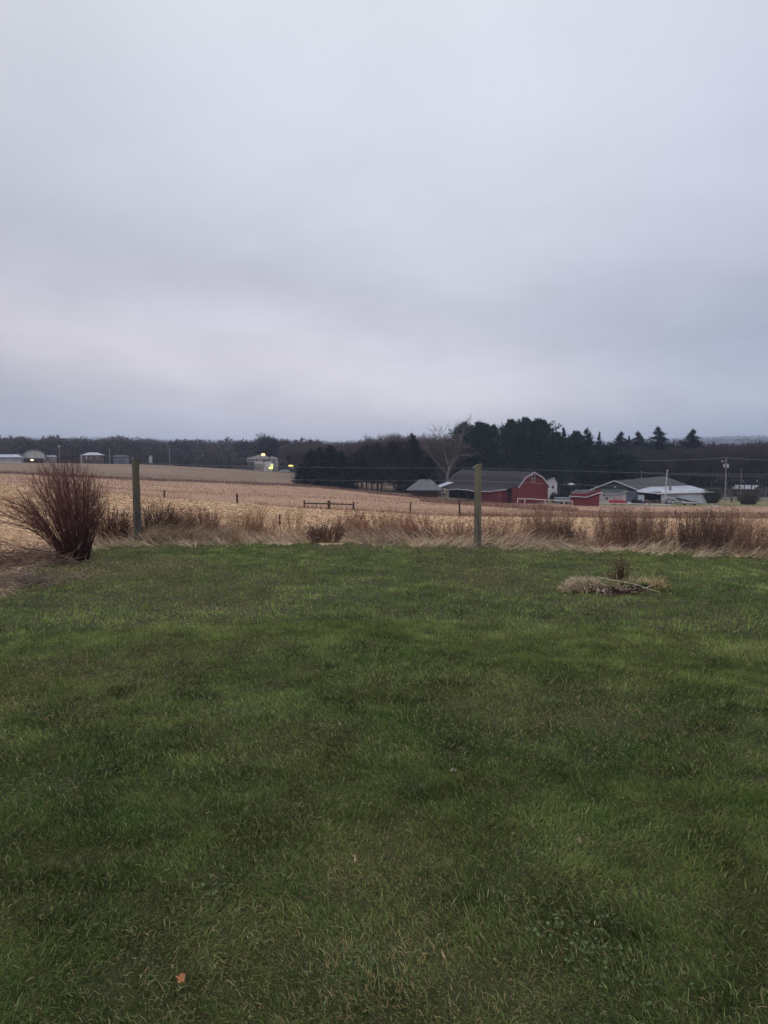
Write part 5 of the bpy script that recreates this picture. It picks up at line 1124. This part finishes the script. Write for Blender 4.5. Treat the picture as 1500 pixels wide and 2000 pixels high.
pole('tree_stump', 1432, 951, 250, .30, 'thick dark dead trunk standing on the yard grass by the road', DARKW, 'dead trunk')
topu = at(1419, 894, 262); top2 = at(1145, 897, 262)
wire('power_line', [at(1100, 916, 262), at(1255, 924, 264), at(1480, 931, 266), at(1640, 935, 266)], .15, 'lower power line sagging behind the white barn roof', .035)
wire('power_line', [at(1215, 899.5, 268), topu, at(1560, 898, 262)], .35, 'upper power line meeting the utility pole top', .035)
# yard clutter
mb = MB(); mb.ball((0, 0, .35), .45, 1.2, .9, .9, 10, 7, .12); o = mb.build('feed_sack', TRIM); o.location = gp(1231, 222); tag(o, 'white rounded sack lying just right of the red pickup', 'sack')
mb = MB(); mb.ball((0, 0, .22), .32, 1.2, .9, .8, 10, 7, .12); o = mb.build('feed_sack', TRIM); o.location = gp(1265, 222); tag(o, 'smaller white sack below the left edge of the dark bay', 'sack')
def tractor(name, x, r, c, label, s=1.0):
    root = empty(name, gp(x, r), -azx(x)+.3, label, 'tractor'); root.scale = (s, s, s); m = mat('paint_'+str(x), c, tuple(v*.7 for v in c), scale=1.5)
    mb = MB(); mb.box(-.9, 1.2, -.32, .32, .7, 1.2); mb.box(-1.2, -.2, -.45, .45, .75, 1.0); mb.build('body', m, root, .06)
    mb = MB(); mb.box(-1.0, -.15, -.55, .55, 1.95, 2.05)
    for a in (-.95, -.2):
        for b in (-.5, .5): mb.tube((a, b, .9), (a, b, 1.96), .04, .04, 5)
    mb.build('canopy', m, root)
    for sy in (-.75, .55):
        mb = MB(); mb.tube((-.7, sy, .68), (-.7, sy+.25, .68), .68, .68, 16); mb.build('rear_wheel', BLACK, root)
        mb = MB(); mb.tube((.95, sy+.05, .4), (.95, sy+.2, .4), .4, .4, 14); mb.build('front_wheel', BLACK, root)
tractor('tractor', 1247, 226, (.02, .025, .05), 'dark blue tractor parked in front of the slate sliding door')
tractor('tractor', 1257, 222, (.03, .05, .09), 'smaller blue tractor at the white door panel', .75)
def junk(x, r, w, h, n, label):
    root = empty('scrap_pile', gp(x, r), 0, label, 'scrap'); mb = MB()
    for i in range(n):
        a = Vector((random.uniform(-w/2, w/2), random.uniform(-1, 1), random.uniform(.0, h))); d = Vector((random.gauss(0, 1), random.gauss(0, .4), random.gauss(0, .5))).normalized()*random.uniform(.3, 1.2)
        if i % 3: mb.tube(a, a+d, random.uniform(.04, .1), None, 5)
        else: mb.box(a.x, a.x+random.uniform(.3, .9), a.y, a.y+.5, a.z, a.z+random.uniform(.1, .35))
    mb.build('scrap_metal', mat('scrap_'+str(x), (.16, .12, .11), (.05, .045, .05), scale=3, contrast=(.45, .55)), root)
junk(1275, 224, 5, 1.0, 40, 'low brown heap at the mouth of the dark bay'); junk(1318, 222, 5, 1.3, 46, 'tangled grey scrap in front of the white barn wing'); junk(1345, 220, 6, .7, 30, 'low scrap under the dark conveyor')
root, X, Z, S_ = frame('conveyor', 1345, 226, 'long dark hay conveyor leaning in front of the white barn wing', 'conveyor')
mb = MB(); a, b = Vector((X(1326), 0, Z(969))), Vector((X(1362), 0, Z(977.5))); n = Vector((0, 0, 1)); mb.slab([a+Vector((0, -.4, .35)), b+Vector((0, -.4, .35)), b+Vector((0, .4, .35)), a+Vector((0, .4, .35))], .5); mb.build('belt_frame', mat('dark_steel', (.035, .028, .03), (.02, .018, .02), scale=2), root)
mb = MB(); mb.box(X(1334), X(1364), -.6, .6, Z(981), Z(979.4)); mb.box(X(1358), X(1364), -.5, .5, Z(984), Z(976)); mb.build('chassis', MATS['dark_steel'], root)
for a in (1340, 1357): mb = MB(); mb.tube((X(a), -.7, Z(984)), (X(a), -.5, Z(984)), .4, .4, 12); mb.build('wheel', BLACK, root)
mb = MB(); mb.tube((X(1346), 0, Z(980)), (X(1340), 0, Z(972)), .06, .06, 5); mb.build('strut', GREYM, root)
root = empty('flat_wagon', gp(1350, 214), -azx(1350), 'low wagon with a pale side board below the conveyor', 'wagon'); mb = MB(); mb.box(-1.9, 1.9, -.8, .8, .55, .72); mb.build('deck', TRIM, root)
for a in (-1.2, 1.2): mb = MB(); mb.tube((a, -.75, .3), (a, -.55, .3), .3, .3, 12); mb.build('wheel', BLACK, root)

# ---------------------------------------------------------------- houses on the right beyond the road
root, X, Z, S_ = frame('roadside_house', 1458, 318, 'dark house with pale shingled roof across the road', 'house')
mb = MB(); mb.box(X(1437), X(1480), 0, 9, Z(974), Z(950)); mb.build('wall', BRICK, root)
PALR = mat('pale_roof', (.40, .39, .44), (.27, .26, .30), scale=.5, detail=8)
mb = MB(); mb.slab([(X(1434.5), -.6, Z(950)), (X(1471), -.6, Z(950)), (X(1480), 4.5, Z(943.5)), (X(1441), 4.5, Z(943.5))], .2); mb.slab([(X(1471), 9.5, Z(950)), (X(1434.5), 9.5, Z(950)), (X(1441), 4.5, Z(943.5)), (X(1480), 4.5, Z(943.5))], .2); mb.build('roof', PALR, root)
win(root, X(1445), X(1449), Z(960), Z(954), 0, .5, name='door', pane=False); mb = MB(); mb.box(X(1445.6), X(1448.4), -.05, -.02, Z(960)+.3, Z(954)-.3); mb.build('door_panel', TRIM, root)
mb = MB(); mb.tube((X(1463), -.4, Z(955.5)), (X(1470), -.4, Z(960)), .18, .18, 5); mb.tube((X(1465), -.4, Z(957)), (X(1467), -.4, Z(968)), .14, .14, 5); mb.build('porch_brace', mat('tan_wood', (.33, .24, .19), (.25, .18, .14), scale=2), root)
root, X, Z, S_ = frame('roadside_house', 1508, 318, 'pale sided house cut off by the right edge of the photo', 'house')
mb = MB(); mb.box(X(1492), X(1530), 0, 9, Z(972), Z(952)); mb.build('wall', GREYM, root)
mb = MB(); mb.slab([(X(1488), -.6, Z(952.5)), (X(1534), -.6, Z(952.5)), (X(1530), 4.5, Z(946)), (X(1497), 4.5, Z(946))], .2); mb.build('roof', ROOF, root)
mb = MB(); mb.box(X(1492), X(1530), -.75, -.63, Z(954.6), Z(953.2)); mb.box(X(1498.5), X(1500), -.75, -.63, Z(968), Z(954.6)); mb.build('porch_trim', TRIM, root)

# ---------------------------------------------------------------- the lit white house and lamps on the left centre
root, X, Z, S_ = frame('lit_white_house', 513, 372, 'white two storey house with hipped roof behind the orange lamp', 'house')
zg = Z(921)
mb = MB(); mb.box(X(483.5), X(542), 0, 9, zg, Z(896)); mb.build('wall', mat('dull_white_wall', (.72, .67, .68), (.58, .53, .55), scale=.5), root)
mb = MB(); mb.box(X(483.2), X(496.5), -.5, -.02, zg, Z(902)); mb.build('garage_block', mat('dark_grey_wall', (.10, .095, .11), (.07, .068, .08), scale=.6), root)
mb = MB(); mb.box(X(496.8), X(511), -1.0, -.03, zg, Z(905)); mb.build('stone_front', mat('olive_stone', (.30, .28, .23), (.20, .19, .16), scale=2), root)
mb = MB(); x0, x1, ze_, zr_ = X(480.5), X(529), Z(896.3), Z(888.3); A = [(x0, -1.3, ze_), (x1, -1.3, ze_), (x1, 10, ze_), (x0, 10, ze_), (X(504), 4.5, zr_), (X(518), 4.5, zr_)]
mb.add(A+[(v[0], v[1], v[2]-.05) for v in A[:4]], [(0, 1, 5, 4), (1, 2, 5), (2, 3, 4, 5), (3, 0, 4), (6, 9, 8, 7)]); mb.slab([(X(529), -.6, Z(896.5)), (X(543), -.6, Z(896.5)), (X(539), 4.5, Z(893)), (X(527), 4.5, Z(891))], .2); mb.build('roof', mat('brown_grey_roof', (.17, .14, .15), (.12, .10, .11), scale=.6), root)
mb = MB(); mb.box(x0, x1, -1.45, -1.32, Z(896.9), Z(895.9)); mb.build('eave_trim', TRIM, root)
for a, b, c, d in ((485, 489, 901, 897.8), (490.5, 494.5, 901, 897.8), (500, 503, 900.5, 898), (513, 518, 902, 898.3), (521, 527, 900.5, 898.3), (515, 518, 909, 906)): win(root, X(a), X(b), Z(c), Z(d), 0, .2)
for a in (531, 534.5, 538, 541.5): mb = MB(); mb.box(X(a)-.2, X(a)+.2, -.9, -.5, zg, Z(896.7)); mb.build('porch_post', TRIM, root)
mb = MB(); mb.box(X(530.5), X(537), -.25, -.04, zg, Z(897.5)); mb.build('porch_recess', SLATE, root)

def emis(name, c, s): return mat(name, c, c, emit=(c, s))
E_OR = emis('orange_lamp', (1.0, .52, .20), 3.4); E_YE = emis('yellow_lamp', (1.0, .74, .20), 2.2); E_YG = emis('yellow_sign', (.95, .90, .28), 1.4); E_WH = emis('white_lamp', (1.0, .80, .58), 2.6)
def street_lamp(x, y, r, m, label, rad=.45):
    p = gp(x, r); h = at(x, y, r).z-p.z; root = empty('street_lamp', p, -azx(x), label, 'street lamp')
    mb = MB(); mb.tube((0, .5, -.3), (0, .5, h+.2), .13, .08, 8); mb.tube((0, .5, h+.2), (0, 0, h+.35), .06, .06, 6); mb.build('pole', GPOLE, root)
    mb = MB(); mb.tube((0, 0, h+.15), (0, 0, h+.45), .45, .2, 10); mb.build('hood', GREYM, root)
    mb = MB(); mb.ball((0, 0, h), rad, 1.15, 1, .8, 12, 8); mb.build('bulb', m, root)
street_lamp(514, 888, 352, E_OR, 'lit orange street lamp in front of the white house roof', .75)
street_lamp(568, 889, 356, E_YE, 'lit yellow street lamp left of the dark spruces', .6)
def lit_sign(x, y, r, w, h, m, label):
    p = gp(x, r); z = at(x, y, r).z-p.z; root = empty('lit_sign', p, -azx(x), label, 'lit sign'); mb = MB()
    for a in (-.6*w/2, .6*w/2): mb.tube((a, .2, -.3), (a, .2, z), .07, .07, 6)
    mb.build('support', GPOLE, root); n = 16
    mb = MB(); mb.slab([(math.cos(2*math.pi*i/n)*w/2*min(1, 1.15), 0, z+math.copysign(abs(math.sin(2*math.pi*i/n))**.7, math.sin(2*math.pi*i/n))*h/2) for i in range(n)], .3, (0, -1, 0)); mb.build('panel', m, root); return root, z
rt, z = lit_sign(528.5, 914, 355, 2.0, 1.1, E_YG, 'glowing yellow oval sign in front of the white house')
p_ = at(530.5, 909.5, 355.5); mb = MB(); mb.box(-.65, .65, -.1, .1, -.7, .9); o = mb.build('upper_panel', emis('green_panel', (.55, .66, .30), .85), rt); o.location = (.5, .1, p_.z-rt.location.z)
rt, z = lit_sign(568, 909.5, 350, 2.3, .55, E_YE, 'flat yellow lit sign under the second street lamp'); mb = MB(); mb.box(-.2, 1.0, -.12, .12, -.3, .3); o = mb.build('grey_panel', TRIM, rt); o.location = (.5, .05, z-1.0)
# lit window-like dot and small parked things
#car('parked_car', 523.0, 352, (.45, .45, .47), 'pale parked car at the left of the glowing yellow sign', 'car', .2, 4.2)
#car('parked_car', 474, 356, (.55, .55, .58), 'small white parked car left of the lit white house', 'car', .1, 4.2)
car('parked_car', 556, 340, (.32, .32, .36), 'grey parked car between the yellow sign and the dark spruces', 'car', -.1, 4.4)

# ---------------------------------------------------------------- buildings along the left horizon
root, X, Z, S_ = frame('long_white_building', 14, 385, 'long low white building at the far left edge', 'building')
mb = MB(); mb.box(X(-50), X(36), 0, 12, Z(908), Z(893.5)); mb.build('wall', WHITE, root)
mb = MB(); mb.slab([(X(-52), -.5, Z(893.6)), (X(37.5), -.5, Z(893.6)), (X(34), 6, Z(888.8)), (X(-50), 6, Z(888.8))], .25); mb.build('roof', TIN, root)
root, X, Z, S_ = frame('annex', 42, 388, 'small pale annex between the long building and the arched one', 'building')
mb = MB(); mb.box(X(38), X(45), 0, 5, Z(908), Z(890.5)); mb.build('wall', WHITEP, root); mb = MB(); mb.box(X(37.6), X(45.4), -.3, 5.3, Z(890.5)+.003, Z(890)+.1); mb.build('roof', GREYM, root)
root, X, Z, S_ = frame('arched_building', 66, 392, 'pale arched roof building with a dark curved edge', 'building')
n = 18; ar = [(X(66)+X(84.5-1)*0+(18.5*S_)*math.cos(math.pi*i/n)*-1, Z(893)+(13*S_)*math.sin(math.pi*i/n)) for i in range(n+1)]
mb = MB(); mb.slab([(a, 0, z) for a, z in ar]+[(ar[-1][0], 0, Z(908)), (ar[0][0], 0, Z(908))], 14, (0, -1, 0)); mb.build('front_wall', mat('grey_green_panel', (.52, .50, .46), (.42, .41, .38), scale=.4, wave=(.35, 'X', .5)), root)
mb = MB()
for i in range(n):
    (a, b), (c, d) = ar[i], ar[i+1]; k = lambda q, w: (X(66)+(q-X(66))*1.13, 0, Z(893)+(w-Z(893))*1.08)
    A, B = k(a, b), k(c, d); mb.add([(A[0], -.6, A[2]), (B[0], -.6, B[2]), (B[0], 15, B[2]), (A[0], 15, A[2]), (a, -.6, b), (c, -.6, d), (c, 15, d), (a, 15, b)], [(0, 1, 2, 3), (0, 4, 5, 1), (4, 7, 6, 5), (0, 3, 7, 4), (1, 5, 6, 2)])
mb.build('roof', mat('dark_curved_roof', (.06, .055, .065), (.045, .04, .05), scale=.5), root)
mb = MB(); mb.box(X(50), X(81), -1.2, -.1, Z(908), Z(895.5)); mb.build('dark_entry', mat('dark_brown_wall', (.05, .035, .035), (.035, .025, .025), scale=.6), root)
street_lamp(62, 898.5, 372, E_WH, 'bright white lit lamp below the arched building', .6)
root, X, Z, S_ = frame('low_building', 97, 396, 'low dull building right of the arched one behind the bush', 'building')
mb = MB(); mb.box(X(88), X(108), 0, 7, Z(906), Z(893)); mb.build('wall', WHITEP, root); mb = MB(); mb.slab([(X(87), -.4, Z(893.2)), (X(109), -.4, Z(893.2)), (X(107), 4, Z(890)), (X(89), 4, Z(890))], .2); mb.build('roof', GREYM, root)
root, X, Z, S_ = frame('hip_roof_house', 181, 384, 'red brick house with pale grey hip roof above the big bush', 'house')
mb = MB(); mb.box(X(160), X(200), 0, 9, Z(910), Z(889.5)); mb.build('wall', mat('red_brick', (.13, .085, .085), (.095, .065, .065), scale=1), root)
mb = MB(); A = [(X(159.5), -.6, Z(889.6)), (X(202), -.6, Z(889.6)), (X(202), 9.6, Z(889.6)), (X(159.5), 9.6, Z(889.6)), (X(175), 4.5, Z(884.6)), (X(188), 4.5, Z(884.6))]
mb.add(A+[(v[0], v[1], v[2]-.12) for v in A[:4]], [(0, 1, 5, 4), (1, 2, 5), (2, 3, 4, 5), (3, 0, 4), (6, 9, 8, 7), (0, 6, 7, 1)]); mb.build('roof', PALR, root)
mb = MB(); mb.box(X(160), X(163), -.2, -.02, Z(905), Z(890)); mb.box(X(169), X(171.5), -.2, -.02, Z(898), Z(890)); mb.build('porch_post', TRIM, root)
win(root, X(176), X(180), Z(896), Z(892), 0, .2); win(root, X(187), X(192), Z(896), Z(892), 0, .2)
root, X, Z, S_ = frame('low_house', 233, 398, 'dull low house with a flat looking roof left of the mossy post', 'house')
mb = MB(); mb.box(X(222), X(250), 0, 8, Z(908), Z(893)); mb.build('wall', GREYM, root); mb = MB(); mb.slab([(X(220), -.5, Z(893)), (X(252), -.5, Z(893)), (X(246), 4, Z(889)), (X(226), 4, Z(889))], .2); mb.build('roof', ROOFG, root)
win(root, X(245.5), X(248.5), Z(901), Z(896.5), 0, .3)
pole('thin_pole', 214, 875, 384, .28, 'pale pole right of the brick house above the bush', GPOLE)
pole('thin_pole', 331, 873, 420, .22, 'dim pole before the dark woods right of the mossy post', GPOLE)
pole('thin_pole', 116, 872, 400, .2, 'dim pole with a pale tip above the bush', GPOLE, 'pole', lambda rt, h: MB().ball((0, 0, h), .5, n=8, m=5).build('lamp_head', TRIM, rt))
for x, yt, w, h, lab in [(259, 892, 4, 12, 'small pale shed left of the mossy post top'), (294, 889, 6, 15, 'small white house gable right of the mossy post top')]:
    root, X, Z, S_ = frame('small_white_house', x, 400, lab, 'house'); mb = MB(); mb.slab([(X(x-w/2), 0, Z(yt+h)), (X(x+w/2), 0, Z(yt+h)), (X(x+w/2), 0, Z(yt+4)), (X(x), 0, Z(yt)), (X(x-w/2), 0, Z(yt+4))], 5, (0, -1, 0)); mb.build('wall', WHITE, root)
    mb = MB(); mb.slab([(X(x), -.3, Z(yt-.6)), (X(x+w/2+.7), -.3, Z(yt+4)), (X(x+w/2+.7), 5.3, Z(yt+4)), (X(x), 5.3, Z(yt-.6))], .15, (.5, 0, .8)); mb.slab([(X(x-w/2-.7), -.3, Z(yt+4)), (X(x), -.3, Z(yt-.6)), (X(x), 5.3, Z(yt-.6)), (X(x-w/2-.7), 5.3, Z(yt+4))], .15, (-.5, 0, .8)); mb.build('roof', GREYM, root)
# pale house glimpsed between the trunks
root, X, Z, S_ = frame('distant_house', 764, 262, 'pale house glimpsed between the dark trunks', 'house')
mb = MB(); mb.box(X(757), X(769), 0, 5, Z(948), Z(932)); mb.build('wall', WHITEP, root); mb = MB(); mb.slab([(X(755), -.3, Z(933)), (X(771), -.3, Z(933)), (X(767), 3, Z(928)), (X(759), 3, Z(928))], .15); mb.build('roof', GREYM, root)

# ---------------------------------------------------------------- damp evening air
hz = MB(); hz.box(-2600, 2600, -300, 4600, -60, 62)
o = hz.build('haze', None) if False else None
me = bpy.data.meshes.new('haze'); me.from_pydata(hz.v, [], hz.f); o = link('haze', me)
mh = bpy.data.materials.new('haze'); mh.use_nodes = True; n = mh.node_tree.nodes; n.clear()
pv = n.new('ShaderNodeVolumePrincipled'); pv.inputs['Density'].default_value = .00021; pv.inputs['Color'].default_value = (.66, .76, 1.0, 1); pv.inputs['Anisotropy'].default_value = 0
mo = n.new('ShaderNodeOutputMaterial'); mh.node_tree.links.new(pv.outputs[0], mo.inputs['Volume']); me.materials.append(mh)
tag(o, 'thin pale evening haze over the whole landscape', 'haze', None, 'stuff')
